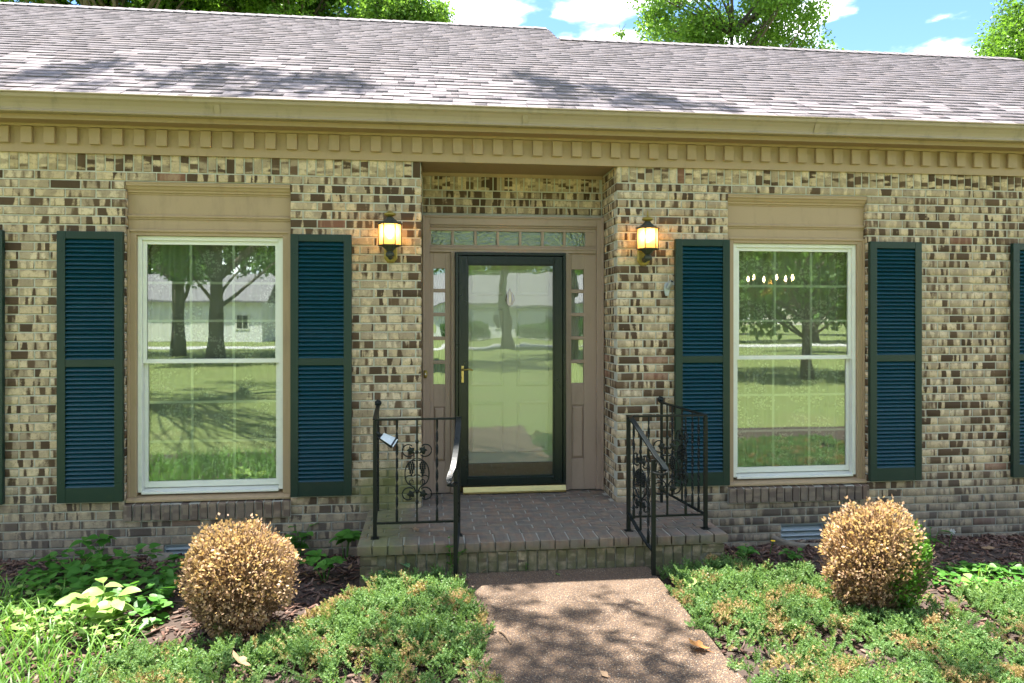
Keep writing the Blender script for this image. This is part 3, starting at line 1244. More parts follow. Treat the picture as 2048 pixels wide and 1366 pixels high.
# ridge caps
for x0, x1, T in ((RXL, JOG, TL), (JOG, RXR, TR)):
    x = x0
    while x < x1 - .1:
        xe = min(x + .145, x1)
        a = rp(0, T)
        c = MB()
        lo, hi = .012, .020
        for (xx, hh) in ((x, hi), (xe + .03 if xe < x1 else xe, lo)):
            c.v += [(xx, a.y - .13, a.z - .0705 + hh), (xx, a.y, a.z + hh + .004), (xx, a.y + .13, a.z - .0705 + hh),
                    (xx, a.y - .13, a.z - .085 + hh), (xx, a.y + .13, a.z - .085 + hh)]
        c.f += [(0, 5, 6, 1), (1, 6, 7, 2), (3, 8, 5, 0), (4, 2, 7, 9), (0, 1, 2, 4, 3), (5, 8, 9, 7, 6)]
        c.build('ridge_cap', MAT['shingle'], roof)
        x = xe

# --- shutters
SLAT = MB()
sz = 0.0322
ca, sa = math.cos(math.radians(52)), math.sin(math.radians(52))


def slat_mesh(w):
    b = MB()
    # louvre: upper edge inside, lower edge outside
    d, t = .042, .006
    P = [(-.5 * d * ca, .5 * d * sa), (.5 * d * ca, -.5 * d * sa)]
    dy, dz = d / 2 * ca, d / 2 * sa
    nyy, nzz = sa * t / 2, ca * t / 2
    prof = [(dy - nyy * 1, dz + 0), (dy + nyy, dz - nzz), (-dy + nyy, -dz - nzz), (-dy - nyy, -dz + nzz)]
    b.ext(prof, -w / 2, w / 2)
    return b


def shutter(x0, x1, single=True):
    zc0, zc1 = .322, 2.355
    st = .060
    y0, y1 = -.046, -.010
    b = MB()
    b.box(x0, x0 + st, y0, y1, zc0, zc1)
    b.box(x1 - st, x1, y0, y1, zc0, zc1)
    rails = [(zc0, zc0 + .112), (1.338, 1.394), (zc1 - .056, zc1)]
    for a, c in rails:
        b.box(x0 + st, x1 - st, y0 + .002, y1, a, c)
    s = b.build('shutter', MAT['shutter'], house, bevel=.002)
    MB().box(x0 + st - .01, x1 - st + .01, -.0105, -.006, zc0 + .05, zc1 - .03).build('back_board', MAT['shutter'], s)
    w = x1 - x0 - 2 * st
    first = None
    joined = MB()
    for za, zb_ in ((rails[0][1], rails[1][0]), (rails[1][1], rails[2][0])):
        n = 28
        p = (zb_ - za) / n
        for i in range(n):
            c = Vector(((x0 + x1) / 2, -.029, za + (i + .5) * p))
            sm = slat_mesh(w)
            if not single:
                joined.add([Vector(q) + c for q in sm.v], sm.f)
                continue
            if first is None:
                first = sm.build('slat', MAT['slat'], None)
                o = first
            else:
                o = first.copy()
                COL.objects.link(o)
            o.parent = s
            o.location = c
            o.rotation_euler = (br.gauss(0, .025), br.gauss(0, .0015), 0)
    if not single:
        stuff(joined.build('slats', MAT['slat'], s))
    # small hinge screws
    for zc in (zc0 + .15, zc1 - .15):
        sc2 = MB()
        for xx in (x0 + .03, x1 - .03):
            sc2.lathe([(.006, 0), (.004, .003)], (0, 0, 0), 8)
            for i in range(len(sc2.v) - 16, len(sc2.v)):
                px, py, pz = sc2.v[i]
                sc2.v[i] = (xx + px, y0 - pz, zc + py)
        sc2.build('screws', MAT['shutter'], s)
    return s


for i, (a, c) in enumerate(SHUT):
    shutter(a, c, single=(i != 0))


# --- windows
def window(x0, x1):
    cz0 = .300
    b = MB()
    ci0, ci1 = x0 + .066, x1 - .066
    zi0, zi1 = .362, 2.338
    # stepped brick mould both sides, head casing, sub sill
    for s, e in ((x0 + .003, ci0), (ci1, x1 - .003)):
        b.box(s, e, .040, .115, zi0 - .03, 2.38)
    b.box(ci0, ci1, .040, .115, zi1, 2.38)
    b.box(x0 + .0035, x0 + .022, .028, .0401, zi0 - .03, 2.384)
    b.box(x1 - .022, x1 - .0035, .028, .0401, zi0 - .03, 2.384)
    b.box(x0 + .023, x1 - .023, .028, .0401, 2.366, 2.384)
    b.ext([(.115, .300), (.000, .300), (.000, .318), (.020, .330), (.115, .345)], x0 + .004, x1 - .004)
    w = b.build('window', MAT['tan'], house, bevel=.003)
    # panel over the window with crown and bead
    h = MB()
    h.box(x0 + .003, x1 - .003, .052, .115, 2.385, 2.747)
    h.ext([(.052, 2.652), (.046, 2.652), (.044, 2.662), (.034, 2.668), (.032, 2.680), (.022, 2.690), (.014, 2.706), (.004, 2.716),
           (.004, 2.730), (.000, 2.732), (.000, 2.743), (.052, 2.743)], x0 + .004, x1 - .004)
    h.ext([(.052, 2.462), (.044, 2.464), (.044, 2.474), (.034, 2.480), (.034, 2.492), (.044, 2.500), (.052, 2.502)], x0 + .004, x1 - .004)
    h.build('header_panel', MAT['tan'], w, bevel=.0015)
    # white frame
    f = MB()
    fw = .034
    f.box(ci0 + .001, ci0 + fw, .062, .150, zi0, zi1)
    f.box(ci1 - fw, ci1 - .001, .062, .150, zi0, zi1)
    f.box(ci0 + fw, ci1 - fw, .062, .150, zi1 - fw, zi1 - .001)
    f.ext([(.150, zi0 - .012), (.046, zi0 - .012), (.046, zi0 + .006), (.150, zi0 + .026)], ci0 + fw, ci1 - fw)
    f.build('frame', MAT['vinyl'], w, bevel=.003)
    gx0, gx1 = ci0 + fw, ci1 - fw
    zm = 1.374
    # sashes: upper stands forward of the lower
    for nm, za, zb_, ya, rail_b, rail_t in (('upper_sash', zm - .020, zi1 - fw, .076, .034, .030), ('lower_sash', zi0 + .028, zm + .014, .106, .046, .034)):
        s = MB()
        st = .030
        s.box(gx0 + .001, gx0 + st, ya, ya + .028, za, zb_)
        s.box(gx1 - st, gx1 - .001, ya, ya + .028, za, zb_)
        s.box(gx0 + st, gx1 - st, ya + .001, ya + .028, za, za + rail_b)
        s.box(gx0 + st, gx1 - st, ya + .001, ya + .028, zb_ - rail_t, zb_)
        so = s.build('sash', MAT['vinyl'], w, bevel=.002)
        a, c, zz0, zz1 = gx0 + st, gx1 - st, za + rail_b, zb_ - rail_t
        g = MB().box(a - .004, c + .004, ya + .010, ya + .014, zz0 - .004, zz1 + .004)
        g.build('pane', MAT['glass'], w)
        for i in (1, 2):
            xm = a + (c - a) * i / 3
            MB().box(xm - .0095, xm + .0095, ya + .017, ya + .022, zz0, zz1).build('muntin', MAT['muntin'], w)
            zq = zz0 + (zz1 - zz0) * i / 3
            MB().box(a, c, ya + .0175, ya + .0215, zq - .0095, zq + .0095).build('muntin', MAT['muntin'], w)
    # sheer curtain
    cx = np.linspace(x0 + .03, x1 - .03, 180)
    czs = np.linspace(.34, 2.40, 14)
    gxx, gzz = np.meshgrid(cx, czs)
    edge = np.minimum(gxx - x0, x1 - gxx)
    amp = .012 + .02 * np.exp(-(edge / .22) ** 2)
    gy = .215 + amp * np.sin(gxx * 58 + 2.2 * np.sin(gxx * 9)) + .006 * np.sin(gzz * 3 + gxx * 7)
    ii = np.arange(180 * 14).reshape(14, 180)
    ff = np.stack([ii[:-1, :-1], ii[:-1, 1:], ii[1:, 1:], ii[1:, :-1]], -1).reshape(-1, 4)
    np_obj('curtain', np.stack([gxx, gy, gzz], -1), ff, MAT['lace'], w, smooth=True)
    for xs, xe in ((x0 + .01, x0 + .17), (x1 - .17, x1 - .01)):
        cx2 = np.linspace(xs, xe, 40)
        g2, z2 = np.meshgrid(cx2, czs)
        y2 = .270 + .022 * np.sin(g2 * 130) + .004 * np.sin(z2 * 4)
        jj = np.arange(40 * 14).reshape(14, 40)
        f2 = np.stack([jj[:-1, :-1], jj[:-1, 1:], jj[1:, 1:], jj[1:, :-1]], -1).reshape(-1, 4)
        np_obj('side_curtain', np.stack([g2, y2, z2], -1), f2, MAT['sheer'], w, smooth=True)
    # sloping rowlock sill: one brick after another
    n = int(round((x1 - x0 + .012) / .0685))
    p = (x1 - x0 + .012) / n
    sb = MB()
    sb.ext([(.114, .300 - .150), (-.012, .300 - .142), (-.012, .285), (.114, .298)], x0 - .004, x1 + .004)
    sb.build('sill_mortar', MAT['mortar'], w)
    first = None
    for i in range(n):
        xm = x0 - .006 + (i + .5) * p
        m = MB().ext([(.0, -.066), (.128, -.066), (.128, .070), (.0, .052)][::-1], -p / 2 + .005, p / 2 - .005)
        if first is None:
            first = m.build('sill_brick', MAT['sill_brick'], None, bevel=.005)
            o = first
        else:
            o = first.copy()
            COL.objects.link(o)
        o.parent = w
        o.location = (xm, -.030 + br.gauss(0, .0025), .232 + br.gauss(0, .002))
        o.rotation_euler = (br.gauss(0, .015), br.gauss(0, .012), br.gauss(0, .012))
    return w


for a, c in WIN:
    window(a, c)

# rooms behind the windows and the hall behind the door
for x0, x1 in ((-4.6, -.45), (1.95, 6.2)):
    r = MB()
    r.add([(x0, .13, .05), (x1, .13, .05), (x1, 4.6, .05), (x0, 4.6, .05), (x0, .13, 2.6), (x1, .13, 2.6), (x1, 4.6, 2.6), (x0, 4.6, 2.6)],
          [(4, 5, 6, 7), (1, 2, 6, 5), (2, 3, 7, 6), (3, 0, 4, 7)])
    room = r.build('room', MAT['plaster'], house)
    MB().box(x0, x1, .13, 4.6, .0, .049).build('room_floor', MAT['carpet'], room)

# --- crawl-space vents
for x0, x1, z0, z1 in VENTS:
    v = MB()
    v.box(x0 + .002, x1 - .002, .020, .060, z1 - .016, z1 - .001)
    v.box(x0 + .002, x1 - .002, .020, .060, z0 + .001, z0 + .014)
    v.box(x0 + .002, x0 + .014, .020, .060, z0 + .014, z1 - .016)
    v.box(x1 - .014, x1 - .002, .020, .060, z0 + .014, z1 - .016)
    vo = v.build('foundation_vent', MAT['vent'], house, bevel=.002)
    MB().box(x0, x1, .075, .085, z0, z1).build('back_plate', MAT['black_plastic'], vo)
    for i in range(3):
        zc = z0 + .034 + i * .044
        MB().ext([(.016, zc - .020), (.060, zc + .018), (.060, zc + .022), (.013, zc - .017)][::-1], x0 + .014, x1 - .014).build('louver', MAT['vent'], vo)

# --- entry
ES = MB()
YB = .455                                      # front of the flat entry woodwork
xa, xb = RX0 + .003, RX1 - .003
dx0_, dx1_ = .218, 1.178                       # storm door frame
sl = [(on_y(867, 650, .47).x, on_y(890, 650, .47).x), (on_y(1142, 650, .47).x, on_y(1167, 650, .47).x)]
spz = [2.133 - .2055 * i for i in range(5)]
sph = .174
tz0, tz1 = 2.337, 2.459
# casing
ES.box(xa, xa + .062, .425, .50, .205, 2.584)
ES.box(xb - .062, xb, .425, .50, .205, 2.584)
ES.box(xa + .062, xb - .062, .425, .50, 2.505, 2.584)
ES.box(xa + .001, xa + .018, .412, .4255, .205, 2.586)
ES.box(xb - .018, xb - .001, .412, .4255, .205, 2.586)
ES.box(xa + .019, xb - .019, .412, .4255, 2.568, 2.586)
ES.box(xa + .063, xb - .063, .440, .50, 2.4885, 2.5045)
# transom bar
ES.box(xa + .062, xb - .062, .436, .52, 2.272, 2.318)
ES.box(xa + .0625, xb - .0625, .428, .4365, 2.296, 2.316)
# posts beside the door
ES.box(dx0_ - .034, dx0_ - .001, .430, .56, .205, 2.2715)
ES.box(dx1_ + .001, dx1_ + .034, .430, .56, .205, 2.2715)
# transom frame with seven openings
tu = [(862, 903), (908, 948), (953, 993), (998, 1038), (1043, 1082), (1088, 1127), (1132, 1170)]
tx0, tx1 = on_y(862, 475, .47).x, on_y(1170, 475, .47).x
ES.box(xa + .062, xb - .062, YB, .50, tz1, 2.488)
ES.box(xa + .062, xb - .062, YB, .50, 2.3185, tz0)
pw = (tx1 - tx0 + .022) / 7
edges = [xa + .062] + [0] * 0
ES.box(xa + .062, tx0, YB, .50, tz0, tz1)
ES.box(tx1, xb - .062, YB, .50, tz0, tz1)
for i in range(1, 7):
    xm = tx0 - .011 + pw * i
    ES.box(xm - .011, xm + .011, YB + .002, .50, tz0, tz1)
# sidelights
for (p0, p1), (q0, q1) in zip(sl, ((xa + .062, dx0_ - .034), (dx1_ + .034, xb - .062))):
    ES.box(q0, p0, YB, .50, .205, 2.2715)
    ES.box(p1, q1, YB, .50, .205, 2.2715)
    ES.box(p0, p1, YB, .50, 2.133, 2.2715)
    for i in range(4):
        ES.box(p0, p1, YB + .002, .50, spz[i + 1], spz[i] - sph)
    ES.box(p0, p1, YB, .50, .945, spz[4] - sph)
    ES.box(p0, p1, YB, .50, .205, .475)
    ES.box(p0, p1, .47, .50, .475, .945)
entry = ES.build('entry_surround', MAT['taupe'], house, bevel=.0035)
for i in range(7):
    a, c = tx0 - .011 + pw * i + .011, tx0 - .011 + pw * (i + 1) - .011
    MB().box(a - .002, c + .002, .474, .479, tz0 - .002, tz1 + .002).build('transom_pane', MAT['obscure'], entry)
for p0, p1 in sl:
    for i in range(5):
        MB().box(p0 - .002, p1 + .002, .474, .478, spz[i] - sph - .002, spz[i] + .002).build('sidelight_pane', MAT['side_glass'], entry)
    # raised field of the lower panel
    m = .018
    b = MB()
    b.add([(p0 + .006, .469, .481), (p1 - .006, .469, .481), (p1 - .006, .469, .939), (p0 + .006, .469, .939),
           (p0 + m, .458, .481 + m), (p1 - m, .458, .481 + m), (p1 - m, .458, .939 - m), (p0 + m, .458, .939 - m)],
          [(4, 5, 6, 7), (0, 1, 5, 4), (1, 2, 6, 5), (2, 3, 7, 6), (3, 0, 4, 7)])
    b.build('panel', MAT['taupe'], entry)
    cx = np.linspace(p0 - .03, p1 + .03, 50)
    czs = np.linspace(1.1, 2.16, 6)
    gxx, gzz = np.meshgrid(cx, czs)
    gy = .520 + .010 * np.sin(gxx * 190 + .3 * np.sin(gzz * 5))
    ii = np.arange(300).reshape(6, 50)
    ff = np.stack([ii[:-1, :-1], ii[:-1, 1:], ii[1:, 1:], ii[1:, :-1]], -1).reshape(-1, 4)
    np_obj('sheer_curtain', np.stack([gxx, gy, gzz], -1), ff, MAT['sheer'], entry, smooth=True)
b = MB()
b.add([(RX0 - .1, .9, .2), (RX1 + .1, .9, .2), (RX1 + .1, .9, 2.6), (RX0 - .1, .9, 2.6), (RX0 - .1, .57, .2), (RX1 + .1, .57, .2), (RX1 + .1, .57, 2.6), (RX0 - .1, .57, 2.6)],
      [(3, 2, 1, 0), (0, 4, 7, 3), (1, 2, 6, 5), (3, 7, 6, 2), (0, 1, 5, 4)])
b.build('hall', MAT['plaster'], house)
# porch ceiling and its trim
c = MB()
c.box(RX0 + .001, RX1 - .001, -.019, RY + .006, 2.958, 2.975)
c.build('porch_ceiling', MAT['soffit'], house)
MB().ext([(.494, 2.9575), (.494, 2.932), (.486, 2.932), (.474, 2.946), (.466, 2.9575)], RX0 + .002, RX1 - .002).build('porch_trim', MAT['tan'], house)

# storm door
sd = MB()
y0, y1 = .402, .440
sd.box(dx0_ + .028, dx0_ + .104, y0, y1, .268, 2.242)
sd.box(dx1_ - .104, dx1_ - .028, y0, y1, .268, 2.242)
sd.box(dx0_ + .104, dx1_ - .104, y0, y1, 2.168, 2.242)
sd.box(dx0_ + .104, dx1_ - .104, y0, y1, .268, .338)
storm = sd.build('storm_door', MAT['storm'], house, bevel=.005)
fz = MB()
fz.box(dx0_ + .001, dx0_ + .026, .392, .4545, .212, 2.270)
fz.box(dx1_ - .026, dx1_ - .001, .392, .4545, .212, 2.270)
fz.box(dx0_ + .026, dx1_ - .026, .392, .4545, 2.245, 2.270)
fz.build('door_frame', MAT['storm'], storm, bevel=.003)
g = MB()
gx0, gx1, gz0, gz1 = dx0_ + .104, dx1_ - .104, .338, 2.168
for q in ((gx0, gx0 + .010, gz0, gz1), (gx1 - .010, gx1, gz0, gz1), (gx0 + .010, gx1 - .010, gz0, gz0 + .010), (gx0 + .010, gx1 - .010, gz1 - .010, gz1)):
    g.box(q[0], q[1], .409, .433, q[2], q[3])
g.build('glazing_bead', MAT['storm'], storm)
MB().box(gx0 + .006, gx1 - .006, .418, .422, gz0 + .006, gz1 - .006).build('pane', MAT['storm_glass'], storm)
MB().ext([(.385, .203), (.372, .206), (.372, .222), (.392, .262), (.455, .264), (.455, .203)][::-1], dx0_ + .066, dx1_ - .004).build('threshold', MAT['brass'], storm, bevel=.002)
hx, hz = on_y(925, 750, .40).x, on_y(925, 748, .40).z
h = MB()
h.box(hx - .011, hx + .011, .394, .4015, hz - .075, hz + .070)
ho = h.build('handle', MAT['brass'], storm, bevel=.003)
MB().tube([(hx, .394, hz + .035), (hx, .365, hz + .037), (hx + .015, .352, hz + .040), (hx + .05, .350, hz + .043), (hx + .085, .352, hz + .034)], [.010, .009, .009, .008, .006], 8).build('lever', MAT['aged_brass'], storm, smooth=True)
MB().lathe([(.012, 0), (.012, .01), (.006, .012)], (hx, .385, hz - .035), 10).build('lock', MAT['brass'], storm)

# inner six-panel door
dd = MB()
ix0, ix1 = dx0_ + .02, dx1_ - .02
dd.box(ix0, ix1, .500, .545, .445, 2.268)
door = dd.build('front_door', MAT['door'], house)
cols_ = [(ix0 + .11, (ix0 + ix1) / 2 - .055), ((ix0 + ix1) / 2 + .055, ix1 - .11)]
rows_ = [(.53, .98), (1.11, 1.80), (1.90, 2.14)]
for c0, c1 in cols_:
    for z0, z1 in rows_:
        b = MB()
        m = .035
        outer = [(c0, .4995, z0), (c1, .4995, z0), (c1, .4995, z1), (c0, .4995, z1)]
        mid = [(c0 + .014, .4905, z0 + .014), (c1 - .014, .4905, z0 + .014), (c1 - .014, .4905, z1 - .014), (c0 + .014, .4905, z1 - .014)]
        inn = [(c0 + m, .4990, z0 + m), (c1 - m, .4990, z0 + m), (c1 - m, .4990, z1 - m), (c0 + m, .4990, z1 - m)]
        b.add(outer + mid + inn, [(0, 1, 5, 4), (1, 2, 6, 5), (2, 3, 7, 6), (3, 0, 4, 7), (4, 5, 9, 8), (5, 6, 10, 9), (6, 7, 11, 10), (7, 4, 8, 11), (8, 9, 10, 11)])
        b.build('panel', MAT['door'], door)
MB().box(ix0, ix1, .470, .548, .205, .444).build('brown_strip', MAT['oak'], door, bevel=.003)  # plain brown strip filling the space below the door slab
kx, kz = on_y(1020, 596, .48).x, on_y(1020, 596, .48).z
k = MB()
k.lathe([(.004, -.075), (.020, -.055), (.026, -.02), (.020, .02), (.026, .045), (.010, .06), (.004, .085)], (kx, .492, kz), 10)
k.tube([(kx - .028, .485, kz + .03), (kx - .036, .478, kz - .02), (kx - .016, .472, kz - .06), (kx + .016, .472, kz - .06), (kx + .036, .478, kz - .02), (kx + .028, .485, kz + .03)], .006, 6)
k.build('knocker', MAT['brass'], door, smooth=True)
# door bell
bx_, bz_ = on_y(848, 748, .42).x + .012, on_y(848, 748, .42).z
b = MB().lathe([(.012, -.032), (.017, -.01), (.017, .01), (.012, .032)], (bx_ + .0, .414, bz_), 10)
bell = b.build('door_bell', MAT['aged_brass'], entry, smooth=True)
MB().ball((bx_, .398, bz_), .007).build('button', MAT['white_plastic'], entry, smooth=True)

# ================================================================== stoop
SX0, SX1, SY, SZ = -0.478, 2.066, -0.955, 0.200
stoop = thing('brick_stoop', 'low brick entry stoop with header brick nosing before the front door', 'stoop', (.79, -.5, -.1))
cb = MB()
cb.box(SX0 + .030, SX1 - .030, SY + .030, .006, -.25, SZ - .007)
cb.box(RX0 + .001, RX1 - .001, .0061, RY + .06, -.1, SZ - .0075)
cb.build('mortar_core', MAT['mortar'], stoop)
sbr = []
# header nosing along the front and both sides
n = 25
p = (SX1 - SX0) / n
for i in range(n):
    xm = SX0 + (i + .5) * p
    sbr.append((Vector((xm, SY + .1, SZ)), Vector((0, 1, 0)), Vector((0, 0, 1)), .200, p - .010, .060, 'floor_brick'))
# running bond floor
r = 0
yv = SY + .205
while yv < RY - .06:
    x0, x1 = (SX0, SX1) if yv + .05 < 0.0 else (RX0 + .004, RX1 - .004)
    odd = r % 2
    k = int(math.floor(x0 / .212)) - 1
    while k * .212 < x1:
        a, c = max((k + .5 * odd) * .212, x0), min((k + 1 + .5 * odd) * .212, x1)
        k += 1
        if c - a > .04:
            sbr.append((Vector(((a + c) / 2, yv + .0495, SZ)), Vector((1, 0, 0)), Vector((0, 0, 1)), c - a - .010, .090, .060, 'floor_brick'))
    yv += .0995
    r += 1
# soldier risers, with stacked stretchers at the two corners
xq = SX0 + .018
zt_, zb_ = SZ - .070, -.19
for side in (0, 1):
    for i in range(5):
        zc = zt_ - .034 - i * .067
        w = .115 if (i % 2 == side) else .16
        xm = (SX0 + .020 + w / 2) if side == 0 else (SX1 - .020 - w / 2)
        sbr.append((Vector((xm, SY + .018, zc)), Vector((1, 0, 0)), Vector((0, -1, 0)), w, .057, .09, 'brick'))
        for yy in (SY + .235, SY + .45, SY + .665, SY + .86):
            if side == 0:
                sbr.append((Vector((SX0 + .020, yy + (.0 if i % 2 else -.05), zc)), Vector((0, -1, 0)), Vector((-1, 0, 0)), .2, .057, .09, 'brick'))
            else:
                sbr.append((Vector((SX1 - .020, yy + (.0 if i % 2 else -.05), zc)), Vector((0, 1, 0)), Vector((1, 0, 0)), .2, .057, .09, 'brick'))
xq = SX0 + .188
while xq < SX1 - .19:
    sbr.append((Vector((xq + .034, SY + .018, zt_ - .105)), Vector((0, 0, 1)), Vector((0, -1, 0)), .205, .058, .09, 'soldier'))
    xq += .0678
place_bricks(sbr, stoop, 300, jit=1.3)


# ================================================================== railings
def bez(p0, p1, p2, p3, n=14):
    P = [Vector(q) for q in (p0, p1, p2, p3)]
    out = []
    for i in range(n + 1):
        t = i / n
        out.append(P[0] * (1 - t) ** 3 + P[1] * 3 * t * (1 - t) ** 2 + P[2] * 3 * t * t * (1 - t) + P[3] * t ** 3)
    return out


def twisted(parent, p0, p1, name='twisted_baluster'):
    n = 44
    p0, p1 = Vector(p0), Vector(p1)
    pts = [p0.lerp(p1, i / n) for i in range(n + 1)]
    s = [(-.0065, -.0065), (.0065, -.0065), (.0065, .0065), (-.0065, .0065)]
    ln = (p1 - p0).length
    tw = lambda i: max(0, min(1, (i / n - .08) / .84)) * ln / .105 * PI
    s = [(-.009, -.0035), (.009, -.0035), (.009, .0035), (-.009, .0035)]
    MB().sweep(pts, s, twist=tw).build(name, MAT['iron'], parent)


def bar(parent, name, p0, p1, w=.012, h=.012):
    MB().sweep([p0, p1], [(-w / 2, -h / 2), (w / 2, -h / 2), (w / 2, h / 2), (-w / 2, h / 2)]).build(name, MAT['iron'], parent, bevel=.0015)


GS = 1.22


def grape_panel(parent, c, ux, h0, h1):
    """cast vine panel about the upright bar at c; ux = horizontal direction of the panel"""
    c, ux = Vector(c), Vector(ux).normalized()
    uy = ux.cross(Vector((0, 0, 1)))

    def P(a, z, d=0.0):
        return Vector((c.x, c.y, 0)) + ux * (a * GS) + Vector((0, 0, c.z + z * GS)) + uy * d
    b = MB()
    b.sweep([Vector((c.x, c.y, h0)), Vector((c.x, c.y, h1))], [(-.006, -.006), (.006, -.006), (.006, .006), (-.006, .006)])
    g = b.build('grape_panel', MAT['iron'], parent)
    for s in (-1, 1):
        sc = MB()
        r = .0048
        # two C scrolls and the long outer bow
        def circ(a0, z0, rad, t0, t1, n=14, shrink=.45):
            out = []
            for i in range(n + 1):
                t = t0 + (t1 - t0) * i / n
                rr = rad * (1 - shrink * max(0, i / n - .5) * 2 * .5)
                out.append(P(s * (a0 + rr * math.cos(t)), z0 + rr * math.sin(t)))
            return out
        sc.tube(bez(P(s * .008, .050), P(s * .055, .060), P(s * .078, -.010), P(s * .062, -.060)) + bez(P(s * .062, -.060), P(s * .052, -.095), P(s * .012, -.088), P(s * .010, -.122))[1:], r, 6)
        sc.tube(circ(.045, .108, .037, -2.2, 2.2), r, 6)
        sc.tube(circ(.045, -.140, .037, 2.2, -2.2), r, 6)
        sc.tube(circ(.030, -.072, .013, -1.5, 3.6, 10), .0036, 5)
        sc.tube(bez(P(s * .006, -.03), P(s * .03, -.055), P(s * .035, -.02), P(s * .062, -.045)), .0036, 5)
        sc.build('scroll', MAT['iron'], g, smooth=True)
        gb = MB()
        for row, cnt in enumerate((2, 3, 3, 3, 2, 2, 1)):
            for i in range(cnt):
                a = .031 + (i - (cnt - 1) / 2) * .0125
                for d in (-.006, .006):
                    gb.ball(P(s * a, .038 - row * .0115, d), .0074, 6, 4)
        gb.tube([P(s * .031, .045), P(s * .02, .058), P(s * .006, .062)], .003, 5)
        gb.build('grape_bunch', MAT['iron'], g, smooth=True)
        for zc, fl in ((.105, 1), (-.140, -1)):
            lf = MB()
            cx_, pts = .034, []
            for i in range(15):
                t = 2 * PI * i / 15
                rr = .027 * (1.0 if i % 3 == 0 else .62) * (1.12 if i % 2 else .9)
                pts.append((cx_ + rr * math.cos(t), zc + fl * rr * math.sin(t)))
            front = [P(s * a, z, -.004) for a, z in pts]
            back = [P(s * a, z, .004) for a, z in pts]
            n_ = len(pts)
            lf.add(front + back + [P(s * cx_, zc, -.009), P(s * cx_, zc, .009)],
                   [(i, (i + 1) % n_, 2 * n_) for i in range(n_)] + [(n_ + (i + 1) % n_, n_ + i, 2 * n_ + 1) for i in range(n_)]
                   + [(i, n_ + i, n_ + (i + 1) % n_, (i + 1) % n_) for i in range(n_)])
            lf.build('vine_leaf', MAT['iron'], g)
    for z in (.095, -.125):
        MB().lathe([(.009, -.010), (.0125, -.006), (.0125, .006), (.009, .010)], P(0, z), 8).build('collar', MAT['iron'], g, smooth=True)
    for z in (.155, -.185):
        MB().ball(P(0, z), .012, 8, 5, (1, 1, 1.6)).build('bud', MAT['iron'], g, smooth=True)


